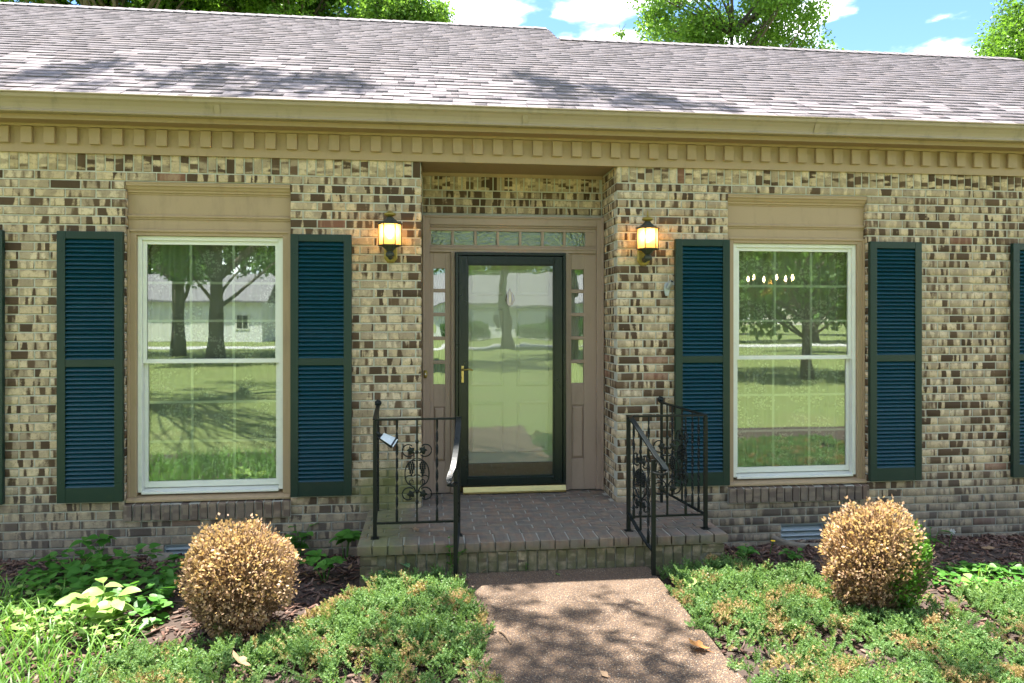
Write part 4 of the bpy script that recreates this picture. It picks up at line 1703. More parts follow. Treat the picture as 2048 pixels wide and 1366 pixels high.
def railing(side, label):
    """side -1: the one by the left window, +1: by the right window"""
    YF = -.775
    if side < 0:
        P1x, P2x = on_y(750, 900, YF).x, on_y(917, 900, YF).x
        nx_, ny_ = on_y(911, 1000, -1.075).x, -1.075
        wx = on_y(756, 805, -.04).x
        endx = on_y(899, 948, -1.17).x
    else:
        P1x, P2x = on_y(1411, 900, YF - .03).x, on_y(1257, 900, YF - .03).x
        YF -= .03
        nx_, ny_ = on_y(1307, 1000, -1.13).x, -1.13
        wx = on_y(1322, 810, -.04).x
        endx = on_y(1330, 925, -1.22).x
    t = thing('iron_railing', label, 'railing', (P1x, YF, SZ), 'wrought iron stoop railings')
    zt0, zb0 = 1.003, .300
    pw_ = .026

    def post(name, x, y, z0, z1, w=pw_):
        MB().box(x - w / 2, x + w / 2, y - w / 2, y + w / 2, z0, z1).build(name, MAT['iron'], t, bevel=.002)
    post('post', P1x, YF, SZ, zt0)
    post('post', P2x, YF, SZ, zt0)
    post('wall_post', wx, -.055, SZ, zt0 + .02, .02)
    znew = .715 if side < 0 else .765
    post('newel_post', nx_, ny_, -.03, znew)
    # front panel rails
    bar(t, 'top_rail', (P1x, YF, zt0 + .006), (P2x, YF, zt0 + .006), .032, .012)
    bar(t, 'bottom_rail', (P1x, YF, zb0), (P2x, YF, zb0), .022, .012)
    # side panel rails, up to the wall, with an iron leaf at the end
    top = bez((P1x, YF, zt0 + .007), (P1x + (wx - P1x) * .3, YF * .7, zt0 + .008), (P1x + (wx - P1x) * .7, YF * .35, zt0 + .010), (wx, -.05, zt0 + .016), 8)
    MB().sweep(top, [(-.016, -.006), (.016, -.006), (.016, .006), (-.016, .006)]).build('top_rail', MAT['iron'], t, bevel=.0015)
    bar(t, 'bottom_rail', (P1x, YF, zb0 + .0005), (wx, -.055, zb0), .022, .012)
    lf = MB()
    for a in range(7):
        an = PI * 2 * a / 7
        lf.ball((wx + .016 * math.cos(an), -.030, zt0 + .035 + .016 * math.sin(an)), .013, 6, 4, (1, .7, 1))
    lf.ball((wx, -.03, zt0 + .035), .016, 8, 5)
    lf.build('leaf_finial', MAT['iron'], t, smooth=True)
    # balusters of the front panel
    xm = (P1x + P2x) / 2
    for q in (P1x + (P2x - P1x) * .26, P1x + (P2x - P1x) * .74):
        twisted(t, (q, YF, zb0), (q, YF, zt0))
    grape_panel(t, (xm, YF, .665), (1, 0, 0), zb0, zt0)
    # side panel
    for f_ in (.14, .27, .73, .86):
        q = Vector((P1x, YF, 0)).lerp(Vector((wx, -.055, 0)), f_)
        twisted(t, (q.x, q.y, zb0), (q.x, q.y, zt0 + .004))
    q = Vector((P1x, YF, 0)).lerp(Vector((wx, -.055, 0)), .5)
    grape_panel(t, (q.x, q.y, .665), (wx - P1x, -.055 - YF, 0), zb0, zt0)
    # falling hand rail with curled end, lower curved rail, infill
    A = Vector((P2x, YF - .002, zt0 + .013))
    Nw = Vector((nx_, ny_, znew))
    out = (endx - nx_)
    path = bez(A, A + Vector((0, -.10, -.01)), Nw + Vector((-out * .3, .12, .10)), Nw + Vector((out * .45, -.02, .012)), 16)
    E = path[-1]
    path += bez(E, E + Vector((out * .55, -.05, -.04)), E + Vector((out * .75, -.085, -.055)), E + Vector((out * .55, -.075, -.085)), 8)[1:]
    E2 = path[-1]
    path += bez(E2, E2 + Vector((-out * .12, .01, -.022)), Nw + Vector((out * .1, -.02, -.085)), Nw + Vector((0, -.013, -.080)), 8)[1:]
    MB().sweep(path, [(-.019, -.006), (.019, -.006), (.019, .006), (-.019, .006)]).build('hand_rail', MAT['iron'], t, bevel=.002)
    lo = bez((P2x, YF, zb0 + .03), (P2x, YF - .09, zb0 + .01), (nx_ + (P2x - nx_) * .5, ny_ + .10, .20), (nx_, ny_, .155), 14)
    MB().sweep(lo, [(-.012, -.005), (.012, -.005), (.012, .005), (-.012, .005)]).build('lower_rail', MAT['iron'], t)

    def rail_z(f_, pts, hi):
        tgt = Vector((P2x, YF, 0)).lerp(Vector((nx_, ny_, 0)), f_)
        best = min(pts[:17] if hi else pts, key=lambda p: abs(p.y - tgt.y))
        return tgt, best.z
    for f_ in (.22, .80):
        q, z1 = rail_z(f_, path, True)
        _, z0 = rail_z(f_, lo, False)
        twisted(t, (q.x, q.y, z0), (q.x, q.y, z1 - .004))
    q, z1 = rail_z(.5, path, True)
    _, z0 = rail_z(.5, lo, False)
    grape_panel(t, (q.x, q.y, (z0 + z1) / 2 + .01), (nx_ - P2x, ny_ - YF, 0), z0, z1)
    # foot plates
    for (x, y, z) in ((P1x, YF, SZ), (P2x, YF, SZ)):
        MB().box(x - .028, x + .028, y - .028, y + .028, z - .002, z + .005).build('foot_plate', MAT['iron'], t)
    return t, P1x, YF


rl, lp1, lyf = railing(-1, 'black iron grape vine railing with a pale clip-on panel lamp')
railing(1, 'black iron grape vine railing beside the window with the chandelier')

# small wedge lamp clipped to the left post
sp = on_y(783, 882, lyf - .02)
sol = thing('solar_light', 'small black and white wedge lamp clipped to the iron post', 'lamp', (lp1 + .013, lyf, .86))
d = Vector((.80, -.12, -.42)).normalized()
up = Vector((.32, -.72, .62))
up = (up - d * up.dot(d)).normalized()
sd_ = d.cross(up)
base = Vector((lp1 + .018, lyf - .006, sp.z + .055))


def wedge(l0, l1, w0, w1, t0, t1, h):
    b = MB()
    vs_ = []
    for l, w, t in ((l0, w0, t0), (l1, w1, t1)):
        for a, c in ((-1, 0), (1, 0), (1, 1), (-1, 1)):
            vs_.append(base + d * l + sd_ * (a * w) + up * (h + c * t))
    return b.add(vs_, [(3, 2, 1, 0), (4, 5, 6, 7), (0, 1, 5, 4), (1, 2, 6, 5), (2, 3, 7, 6), (3, 0, 4, 7)])


wedge(.01, .135, .018, .042, .012, .030, -.03).build('housing', MAT['black_plastic'], sol, bevel=.004)
wedge(.035, .142, .026, .039, .004, .004, -.006).build('panel', MAT['white_plastic'], sol, bevel=.001)
MB().tube([base - d * .012, base + d * .02], .009, 8).build('clip', MAT['black_plastic'], sol)


# ================================================================== lanterns
def lantern(u, v0, label, spike):
    x = on_y(u, 470, -.12).x
    zc = on_y(u, v0, -.12).z                    # middle of the glass
    y = -.125
    t = thing('wall_lantern', label, 'lantern', (x, 0, zc - .12), 'lit brass wall lanterns')
    hh, R = .083, .088
    hexa = [(R * math.cos(PI / 6 * 0 + PI * k / 3), R * math.sin(PI * k / 3)) for k in range(6)]
    fr_ = MB()
    for a, b_ in hexa:
        fr_.tube([(x + a, y + b_, zc - hh), (x + a, y + b_, zc + hh)], .0042, 6)
    for z in (zc - hh, zc + hh):
        for k in range(6):
            p, q = hexa[k], hexa[(k + 1) % 6]
            fr_.tube([(x + p[0], y + p[1], z), (x + q[0], y + q[1], z)], .005, 6)
    fr_.build('frame', MAT['bronze'], t)
    for k in range(6):
        p, q = Vector((*hexa[k], 0)), Vector((*hexa[(k + 1) % 6], 0))
        m = (p + q) / 2
        nrm = m.normalized() * .0015
        p2, q2 = p.lerp(q, .03) - nrm, p.lerp(q, .97) - nrm
        c0 = Vector((x, y, zc))
        vs_ = [c0 + p2 + Vector((0, 0, -hh)), c0 + q2 + Vector((0, 0, -hh)), c0 + q2 + Vector((0, 0, hh)), c0 + p2 + Vector((0, 0, hh))]
        vs_ += [w - nrm * 1.5 for w in vs_]
        MB().add(vs_, [(0, 1, 2, 3), (7, 6, 5, 4), (0, 4, 5, 1), (1, 5, 6, 2), (2, 6, 7, 3), (3, 7, 4, 0)]).build('pane', MAT['amber'], t)
    MB().lathe([(R + .012, hh), (R + .012, hh + .006), (.062, hh + .020), (.036, hh + .040), (.026, hh + .052), (.022, hh + .058)], (x, y, zc), 6).build('cap', MAT['bronze'], t)
    fin = MB().lathe([(.012, hh + .056), (.040, hh + .066), (.047, hh + .074), (.044, hh + .082), (.026, hh + .092), (.006, hh + .100)], (x, y, zc), 16)
    if spike:
        fin.lathe([(.005, hh + .098), (.008, hh + .112), (.004, hh + .124), (.0055, hh + .132), (.0015, hh + .150)], (x, y, zc), 8)
    fin.build('finial', MAT['aged_brass'], t, smooth=True)
    MB().lathe([(.004, -hh - .052), (.020, -hh - .045), (.036, -hh - .028), (.058, -hh - .008), (.060, -hh - .002), (R + .008, -hh), (R + .008, -hh + .004)], (x, y, zc), 6).build('bowl', MAT['bronze'], t)
    # octagonal wall plate under the lantern, with its arm
    pl = MB()
    zp = zc - hh - .062
    oc = [(.052 * sxx, .062 * szz) for sxx, szz in ((-.45, -1), (.45, -1), (1, -.45), (1, 1.0), (.7, 1.5), (-.7, 1.5), (-1, 1.0), (-1, -.45))]
    n8 = len(oc)
    vs_ = [(x + a * 1.0, -.001, zp + c * 1.0) for a, c in oc] + [(x + a, -.012, zp + c) for a, c in oc] + [(x + a * .8, -.020, zp + c * .8) for a, c in oc]
    fs = []
    for r_ in range(2):
        for i in range(n8):
            j = (i + 1) % n8
            fs.append((r_ * n8 + i, r_ * n8 + j, (r_ + 1) * n8 + j, (r_ + 1) * n8 + i))
    fs.append(tuple(range(2 * n8, 3 * n8)))
    pl.add(vs_, fs)
    pl.build('wall_plate', MAT['aged_brass'], t)
    arm = MB().tube(bez((x, -.015, zp - .01), (x, -.08, zp - .035), (x, y, zp - .02), (x, y, zp + .03), 10), [.016 + .006 * math.sin(i) for i in range(11)], 8)
    arm.ball((x, y - .004, zp - .006), .034, 12, 7, (1, 1, .8))
    arm.build('arm', MAT['bronze'], t, smooth=True)
    MB().lathe([(.014, -hh), (.014, -hh + .05), (.011, -hh + .052)], (x, y, zc), 10).build('socket', MAT['aged_brass'], t, smooth=True)
    MB().lathe([(.008, -.036), (.014, -.026), (.022, -.004), (.024, .012), (.018, .030), (.006, .040)], (x, y, zc), 12).build('bulb', MAT['bulb'], t, smooth=True)
    ld = bpy.data.lights.new('lantern_light', 'POINT')
    ld.energy = .75
    ld.color = (1.0, .66, .32)
    ld.shadow_soft_size = .03
    lo = bpy.data.objects.new('lantern_light', ld)
    COL.objects.link(lo)
    lo.parent = t
    lo.location = Vector((x, y - .030, zc + .02)) - t.location


lantern(780, 470, 'lit brass wall lantern with a plain flat knob, left of the door', False)
lantern(1295, 478, 'lit brass wall lantern with a spike finial, above the flag bracket', True)

# flag pole bracket
fx, fzc = on_y(1334, 577, -.01).x, on_y(1334, 577, -.01).z
fb = thing('flag_bracket', 'grey cast metal flag pole bracket screwed to the brick', 'bracket', (fx, 0, fzc - .05))
b = MB()
prof = [(-.012, -.062), (.012, -.062), (.022, -.03), (.026, .0), (.022, .03), (.012, .05), (-.012, .05), (-.022, .03), (-.026, 0), (-.022, -.03)]
vs_ = [(fx + a, -.002, fzc + c) for a, c in prof] + [(fx + a * .9, -.012, fzc + c * .95) for a, c in prof]
n10 = len(prof)
b.add(vs_, [(i, (i + 1) % n10, n10 + (i + 1) % n10, n10 + i) for i in range(n10)] + [tuple(range(n10, 2 * n10))])
b.build('plate', MAT['steel'], fb)
tube = MB()
ax = Vector((.25, -.62, .75)).normalized()
s0 = Vector((fx + .005, -.018, fzc + .0))
tube.tube([s0, s0 + ax * .075], .017, 12)
tube.build('socket', MAT['steel'], fb, smooth=False)
MB().tube([s0 + ax * .0752, s0 + ax * .0758], .0125, 12).build('dark_hole_disc', MAT['black_plastic'], fb)  # black disc standing in for the shaded hollow of the solid socket
MB().ball((fx, -.013, fzc - .048), .006).build('screw', MAT['steel'], fb)
MB().tube([s0 + ax * .045 + Vector((.018, 0, 0)), s0 + ax * .045 + Vector((.032, 0, 0))], .005, 8).build('thumb_screw', MAT['steel'], fb)

# chandelier in the room on the right
cp = on_y(1540, 560, 1.9)
ch = thing('chandelier', 'brass chandelier with lit candle bulbs behind the window glass', 'chandelier', (cp.x, cp.y, cp.z - .2))
MB().lathe([(.01, -.16), (.05, -.12), (.02, -.08), (.035, -.02), (.012, .05), (.012, .55)], (cp.x, cp.y, cp.z - .05), 10).build('stem', MAT['brass'], ch, smooth=True)
for k in range(6):
    a = PI / 3 * k + .35
    q = Vector((cp.x + .24 * math.cos(a), cp.y + .24 * math.sin(a), cp.z - .06))
    MB().tube(bez((cp.x, cp.y, cp.z - .1), (cp.x + .1 * math.cos(a), cp.y + .1 * math.sin(a), cp.z - .22), (q.x, q.y, q.z - .12), q, 8), .007, 6).build('arm', MAT['brass'], ch, smooth=True)
    MB().lathe([(.012, 0), (.012, .05)], q, 8).build('candle', MAT['white_plastic'], ch)
    MB().lathe([(.005, .05), (.015, .07), (.012, .09), (.002, .115)], q, 8).build('bulb', MAT['bulb2'], ch, smooth=True)

# stones round the vents
def rock(name, label, c, sx, sy, sz_, seed, grp=None):
    r_ = random.Random(seed)
    b = MB()
    b.ball((0, 0, 0), 1, 12, 8)
    v = []
    for p in b.v:
        q = Vector(p)
        k_ = max(abs(q.x), abs(q.y), abs(q.z))
        q = q.lerp(q / k_, .65) * (1 + r_.uniform(-.06, .06))
        v.append((c[0] + q.x * sx, c[1] + q.y * sy, c[2] + q.z * sz_))
    o = MB()
    o.v, o.f = v, b.f
    return tag(o.build(name, MAT['stone'], smooth=False, loc=(c[0], c[1], c[2] - sz_)), label, 'stone')


p = on_z(320, 1120, -.11)
rock('kerb_stone', 'rounded grey stone at the vent beside the dead boxwood', (p.x, p.y + .02, -.115), .095, .055, .045, 3)
a = on_y(1575, 1085, -.10)
wl = MB()
n = 18
pts = [(2.85 + .02 * math.sin(i), 0, 0) for i in range(2)]
path_ = bez((2.87, .0, -.165), (2.90, -.20, -.17), (3.0, -.23, -.17), (3.16, -.23, -.17), 9) + bez((3.16, -.23, -.17), (3.3, -.23, -.17), (3.39, -.2, -.17), (3.41, 0, -.165), 9)[1:]
wl.sweep(path_, [(-.03, -.09), (.03, -.09), (.028, .035), (.018, .046), (-.018, .046), (-.028, .035)])
tag(wl.build('vent_kerb', MAT['stone'], bevel=.006, loc=(3.16, -.1, -.2)), 'curved stone kerb around the louvred foundation vent', 'kerb')

# ================================================================== planting
LEAF4 = ([(0, 0, 0), (.30, .45, .07), (0, 1, -.04), (-.30, .45, .07)], [(0, 1, 2, 3)])
BLADE = None


def inside(px, py, poly):
    px, py = np.asarray(px), np.asarray(py)
    r = np.zeros(px.shape, bool)
    n_ = len(poly)
    for i in range(n_):
        (x0, y0), (x1, y1) = poly[i], poly[(i + 1) % n_]
        c = ((y0 > py) != (y1 > py)) & (px < (x1 - x0) * (py - y0) / (y1 - y0 + 1e-12) + x0)
        r ^= c
    return r


def poly_px(px, extra=(), z=0.0):
    return [tuple(on_z(u, v, z)[:2]) for u, v in px] + list(extra)


def fill(poly, n_):
    P = np.array(poly)
    lo, hi = P.min(0), P.max(0)
    out = np.zeros((0, 2))
    while len(out) < n_:
        q = RNG.uniform(lo, hi, size=(n_ * 2, 2))
        w = q + (np.stack([vnoise(q[:, 0] * 4, q[:, 1] * 4, 8), vnoise(q[:, 0] * 4, q[:, 1] * 4, 9)], 1) - .5) * .22
        out = np.concatenate([out, q[inside(w[:, 0], w[:, 1], poly)]])
    return out[:n_]


# --- juniper spray template: one leader and four side shoots set with awl needles
def spray():
    V, Fc = [], []

    def shoot(o, d, ln, nn):
        o, d = np.array(o, float), np.array(d, float)
        d /= np.linalg.norm(d)
        a = np.cross(d, (0, 0, 1.0))
        a /= np.linalg.norm(a)
        b = np.cross(a, d)
        for i in range(nn):
            t = (i + .5) / nn
            an = i * 2.4
            side = a * math.cos(an) + b * math.sin(an)
            p = o + d * ln * t
            nl = .20 * (1.1 - .5 * t)
            tip = p + (side * .72 + d * .75) * nl
            w = np.cross(side, d) * .062
            k = len(V)
            V.extend([p - w, p + w, tip])
            Fc.append((k, k + 1, k + 2))
    shoot((0, 0, 0), (0, 1, .1), 1.0, 20)
    for t, sx in ((.15, 1), (.3, -1), (.45, 1), (.6, -1)):
        shoot((0, t, .1 * t), (sx * .75, .8, .15 + .2 * (sx > 0)), .50 * (1.1 - .5 * t), 10)
    return np.array(V), np.array(Fc)


SPV, SPF = spray()


def juniper(name, label, poly, n_, seed):
    q = fill(poly, n_)
    mound = vnoise(q[:, 0] * 2.3, q[:, 1] * 2.3, seed) * .65 + vnoise(q[:, 0] * 6, q[:, 1] * 6, seed + 1) * .35
    keep = (mound > .36) | (RNG.random(n_) < .22)
    q, mound = q[keep], mound[keep]
    lev = RNG.random(len(q)) ** .6
    z = bed_z(q[:, 0], q[:, 1]) + .015 + lev * (.02 + .085 * mound)
    D = rdirs(len(q))
    D[:, 2] = .45 + .9 * RNG.random(len(q))
    D[:, 1] -= .15
    R = frames(D, RNG.uniform(-.5, .5, len(q)))
    S = RNG.uniform(.035, .10, len(q))
    V, Fc = scatter(SPV, SPF, np.column_stack([q, z]), R, S)
    return stuff(np_obj(name, V, Fc, MAT['juniper']), label, 'shrub')


JL = poly_px([(430, 1260), (520, 1275), (620, 1225), (720, 1175), (800, 1160), (905, 1152), (935, 1180), (955, 1230), (985, 1300), (985, 1366)],
             [(.27, -3.6), (-1.9, -3.6)]) + poly_px([(180, 1366), (300, 1290)])
JR = poly_px([(1318, 1140), (1440, 1118), (1640, 1150), (1700, 1215), (1790, 1235), (1880, 1215), (1930, 1190), (2048, 1175)],
             [(5.4, -1.3), (5.6, -3.7), (1.42, -3.7)]) + poly_px([(1512, 1366), (1405, 1260), (1345, 1190)])
juniper('creeping_juniper', 'low green creeping juniper spreading between the dead boxwood and the path', JL, 7600, 31)
juniper('creeping_juniper', 'low green creeping juniper below the half green boxwood', JR, 12500, 45)

# --- bark mulch
n_ = 15000
q = np.column_stack([RNG.uniform(-5.5, 7.5, n_), -RNG.random(n_) ** 1.3 * 2.2 - .02])
ok = ~((q[:, 0] > SX0 - .03) & (q[:, 0] < SX1 + .03) & (q[:, 1] > SY - .02)) & ~((q[:, 0] > .15) & (q[:, 0] < 1.5))
q = q[ok]
bxm = MB().box(-.5, .5, -.5, .5, -.5, .5)
D = rdirs(len(q))
D[:, 2] *= .25
R = frames(D, RNG.uniform(-.5, .5, len(q)))
S = np.column_stack([RNG.uniform(.008, .022, len(q)), RNG.uniform(.025, .07, len(q)), RNG.uniform(.004, .009, len(q))])
V, Fc = scatter(bxm.v, bxm.f, np.column_stack([q, bed_z(q[:, 0], q[:, 1]) + RNG.uniform(.002, .02, len(q))]), R, S)
stuff(np_obj('bark_mulch', V, Fc, MAT['chips']), 'dark brown bark mulch along the house wall', 'mulch')

# --- leaf litter
n_ = 420
q = np.column_stack([RNG.uniform(-4.5, 6.5, n_), RNG.uniform(-2.9, -.3, n_)])
ok = ~((q[:, 0] > SX0 - .03) & (q[:, 0] < SX1 + .03) & (q[:, 1] > SY - .02)) & ~((q[:, 0] > .2) & (q[:, 0] < 1.45) & (RNG.random(n_) < .93))
q = q[ok]
onp = (q[:, 0] > .18) & (q[:, 0] < 1.47)
D = rdirs(len(q))
D[:, 2] *= .3
zz = np.where(onp, .006, bed_z(q[:, 0], q[:, 1]) + .025)
V, Fc = scatter(LEAF4[0], LEAF4[1], np.column_stack([q, zz]), frames(D, RNG.uniform(-.5, .5, len(q))), RNG.uniform(.035, .075, len(q)))
stuff(np_obj('leaf_litter', V, Fc, MAT['fallen']), 'small dry brown leaves scattered over the bed', 'leaves')


# --- grass
def blade(n=5):
    V, Fc = [], []
    for i in range(n + 1):
        t = i / n
        w = .022 * (1 - t ** 1.6) + .0005
        y = .42 * t + .38 * t * t
        z = t - .42 * t * t * t
        V += [(-w, y, z), (w, y, z)]
    for i in range(n):
        k = 2 * i
        Fc.append((k, k + 1, k + 3, k + 2))
    return np.array(V), np.array(Fc)


BV, BF = blade()


def grass(name, label, q, lo, hi, spread=1.0):
    n_ = len(q)
    az = RNG.uniform(0, 2 * PI, n_)
    c, s = np.cos(az), np.sin(az)
    R = np.zeros((n_, 3, 3))
    R[:, 0, 0], R[:, 0, 1], R[:, 1, 0], R[:, 1, 1], R[:, 2, 2] = c, -s, s, c, 1
    S = RNG.uniform(lo, hi, n_)
    S3 = np.column_stack([np.full(n_, .24), S * RNG.uniform(.4, 1.3, n_) * spread, S])
    V, Fc = scatter(BV, BF, np.column_stack([q, bed_z(q[:, 0], q[:, 1])]), R, S3)
    return stuff(np_obj(name, V, Fc, MAT['grass']), label, 'grass')


GL = poly_px([(0, 1165), (120, 1185), (240, 1270), (300, 1330), (230, 1366)], [(-1.9, -3.6), (-4.4, -3.6), (-4.6, -1.2)])
grass('long_grass', 'long bright green grass at the lawn edge beside the pale sapling', fill(GL, 5200), .10, .26)
GR = poly_px([(1935, 1150), (2048, 1120)], [(4.6, -1.0), (4.6, -1.75)]) + poly_px([(2048, 1215), (1950, 1200)])
grass('grass_tuft', 'loose grass growing among the violets by the wall', fill(GR, 260), .08, .20)
g3 = on_z(1815, 1205, -.06)
grass('grass_clump', 'small grass clump at the foot of the half green boxwood', np.array([g3[:2]]) + RNG.normal(0, .03, (60, 2)), .08, .17)
g4 = on_z(150, 1150, -.08)
grass('lily_leaves', 'strap-leaved clump rising from the violets by the wall', np.array([g4[:2]]) + RNG.normal(0, .03, (45, 2)), .12, .24)


# --- violets and other low broad leaves
def heart():
    V = [(0, .0, 0)]
    for a, y in ((.32, -.12), (.52, .15), (.45, .5), (.22, .82)):
        V.append((a, y, .10 * a))
    V.append((0, 1.05, -.06))
    for a, y in ((-.22, .82), (-.45, .5), (-.52, .15), (-.32, -.12)):
        V.append((a, y, -.10 * a))
    V.append((0, .5, -.05))
    return np.array(V), np.array([(i, (i + 1) % 10, 10) for i in range(10)])


HV, HF = heart()


def cover(name, label, q, zlo, zhi, s0, s1, mat):
    n_ = len(q)
    D = rdirs(n_)
    D[:, 2] = RNG.uniform(-.35, .25, n_)
    R = frames(D, RNG.uniform(-.45, .45, n_))
    z = bed_z(q[:, 0], q[:, 1]) + RNG.uniform(zlo, zhi, n_) * (.4 + .9 * vnoise(q[:, 0] * 4, q[:, 1] * 4, 77))
    V, Fc = scatter(HV, HF, np.column_stack([q, z]), R, RNG.uniform(s0, s1, n_))
    return stuff(np_obj(name, V, Fc, mat), label, 'ground cover')


VL = poly_px([(20, 1150), (110, 1120), (230, 1105), (345, 1120), (350, 1195), (300, 1235), (200, 1250), (60, 1210)])
cover('violets', 'dense green violet leaves in front of the dead boxwood window', fill(VL, 620), .02, .16, .035, .075, MAT['weed'])
VR = poly_px([(1868, 1150), (1900, 1120), (1990, 1112), (2048, 1125), (2048, 1170), (1930, 1180)])
cover('violets', 'green violet leaves beside the half green boxwood', fill(VR, 330), .01, .11, .025, .055, MAT['weed'])
VG = poly_px([(0, 1190), (130, 1185), (250, 1240), (230, 1290), (0, 1260)])
cover('clover', 'small pale leaves in the sunlit long grass', fill(VG, 300), .03, .16, .02, .045, MAT['lime'])


# --- single leafy plants: every leaf is a part
def oval(w=.36):
    V = [(0, 0, 0)]
    prof = [(.16, .55), (.36, .98), (.56, 1.0), (.76, .72), (.90, .38)]
    for t, k in prof:
        V.append((w * k, t, .11 * w * k * 3 - .22 * t * t))
    V.append((0, 1, -.24))
    for t, k in prof[::-1]:
        V.append((-w * k, t, .11 * w * k * 3 - .22 * t * t))
    for t, _ in prof:
        V.append((0, t, -.22 * t * t))
    # centre line index 12..16
    Fc = []
    R_, C_, L_ = [0, 1, 2, 3, 4, 5, 6], [0, 12, 13, 14, 15, 16, 6], [0, 11, 10, 9, 8, 7, 6]
    for side in (R_, L_):
        for i in range(6):
            f_ = [side[i], side[i + 1], C_[i + 1], C_[i]]
            f2 = []
            for x in f_:
                if x not in f2:
                    f2.append(x)
            Fc.append(tuple(f2 if side is R_ else f2[::-1]))
    return V, Fc


LM = {}


def leaf_mesh(w, mat):
    k = (w, mat)
    if k not in LM:
        v, f = oval(w)
        me = bpy.data.meshes.new('leaf')
        me.from_pydata(v, [], f)
        me.materials.append(MAT[mat])
        me.polygons.foreach_set('use_smooth', [True] * len(me.polygons))
        LM[k] = me
    return LM[k]


pr_ = random.Random(99)


def plant(name, label, cat, u, v, z, stems, leaf_len, w, mat, per=5, height=.15, spread=.1, whorl=False, group=None):
    p = on_z(u, v, z)
    z0 = float(bed_z(p.x, p.y))
    t = thing(name, label, cat, (p.x, p.y, z0), group)
    for s in range(stems):
        az = pr_.uniform(0, 2 * PI)
        rr = spread * pr_.uniform(.3, 1)
        h = height * pr_.uniform(.65, 1.1)
        e = Vector((p.x + rr * math.cos(az), p.y + rr * math.sin(az), z0 + h))
        b0 = Vector((p.x + .015 * math.cos(az), p.y + .015 * math.sin(az), z0 - .01))
        path = bez(b0, b0.lerp(e, .3) + Vector((0, 0, h * .3)), b0.lerp(e, .7) + Vector((0, 0, h * .2)), e, 6)
        MB().tube(path, [.004 - .0004 * i for i in range(7)], 5).build('stem', MAT[mat], t, smooth=True)
        for i in range(per):
            if whorl:
                q = e
                a2 = az + 2 * PI * i / per + pr_.uniform(-.25, .25)
                tilt = pr_.uniform(-.15, .35)
            else:
                q = path[min(6, 2 + (i * 5) // max(1, per))]
                a2 = az + (PI * .62 if i % 2 else -PI * .62) * (1 - .25 * i / per) + pr_.uniform(-.5, .5)
                if i == per - 1:
                    a2, q = az + pr_.uniform(-.3, .3), e
                tilt = pr_.uniform(-.1, .5)
            d = Vector((math.cos(a2), math.sin(a2), tilt)).normalized()
            x = d.cross(Vector((pr_.uniform(-.25, .25), pr_.uniform(-.4, .1), 1))).normalized()
            zv = x.cross(d)
            k = leaf_len * pr_.uniform(.7, 1.1)
            o = bpy.data.objects.new('leaf', leaf_mesh(w, mat))
            COL.objects.link(o)
            o.parent = t
            m4 = (Matrix((x, d, zv)).transposed() * k).to_4x4()
            m4.translation = q - t.location
            o.matrix_local = m4
    return t


plant('sapling', 'sunlit pale leafed sapling rising from the long grass', 'plant', 215, 1262, -.05, 7, .115, .36, 'lime', 6, .27, .14)
plant('vine_plant', 'broad three-leaved green plant against the wall left of the stone', 'plant', 195, 1130, -.09, 4, .10, .42, 'weed', 3, .22, .10, True)
plant('arum_plant', 'white veined arum plant in front of the stoop riser', 'plant', 795, 1158, -.05, 9, .115, .36, 'vein', 1, .13, .10, True)
plant('creeper', 'five-leaved creeper in the mulch right of the dead boxwood', 'plant', 650, 1160, -.08, 5, .095, .36, 'weed', 5, .15, .13, True)
plant('creeper', 'tall leafy weed against the wall between dead boxwood and stoop', 'plant', 600, 1105, -.10, 5, .095, .33, 'weed', 4, .24, .10)
plant('creeper', 'flat leafed weed at the left corner of the stoop', 'plant', 692, 1110, -.09, 5, .11, .34, 'weed', 5, .22, .09, True)
plant('fern_weed', 'feathery green weed behind the newel post by the veined arum', 'plant', 905, 1150, -.03, 9, .05, .20, 'weed', 8, .26, .11)
plant('weed', 'small leafy weed in the mulch beside the right stoop corner', 'plant', 1492, 1118, -.09, 4, .075, .40, 'weed', 4, .09, .09)
plant('weed', 'broad leafed seedling among the junipers at the path edge', 'plant', 1378, 1198, -.03, 3, .115, .36, 'lime', 3, .11, .07)
plant('weed', 'small rosette weed between the stone kerb and the juniper', 'plant', 1590, 1125, -.09, 5, .055, .35, 'weed', 4, .07, .10)
plant('seedling', 'long leafed seedling against the wall behind the half green boxwood', 'plant', 1862, 1105, -.10, 4, .12, .22, 'weed', 2, .16, .07)
plant('seedling', 'pale leafed seedling in the sunny mulch past the half green boxwood', 'plant', 1950, 1190, -.06, 4, .075, .38, 'lime', 3, .12, .08)
plant('seedling', 'slender seedling growing from the juniper in front of the dead boxwood', 'plant', 355, 1310, .0, 2, .045, .42, 'lime', 4, .15, .02)
plant('riser_weed', 'tiny weed sprouting from the mortar of the stoop riser', 'plant', 1052, 1138, 0, 3, .03, .3, 'weed', 5, .13, .02)

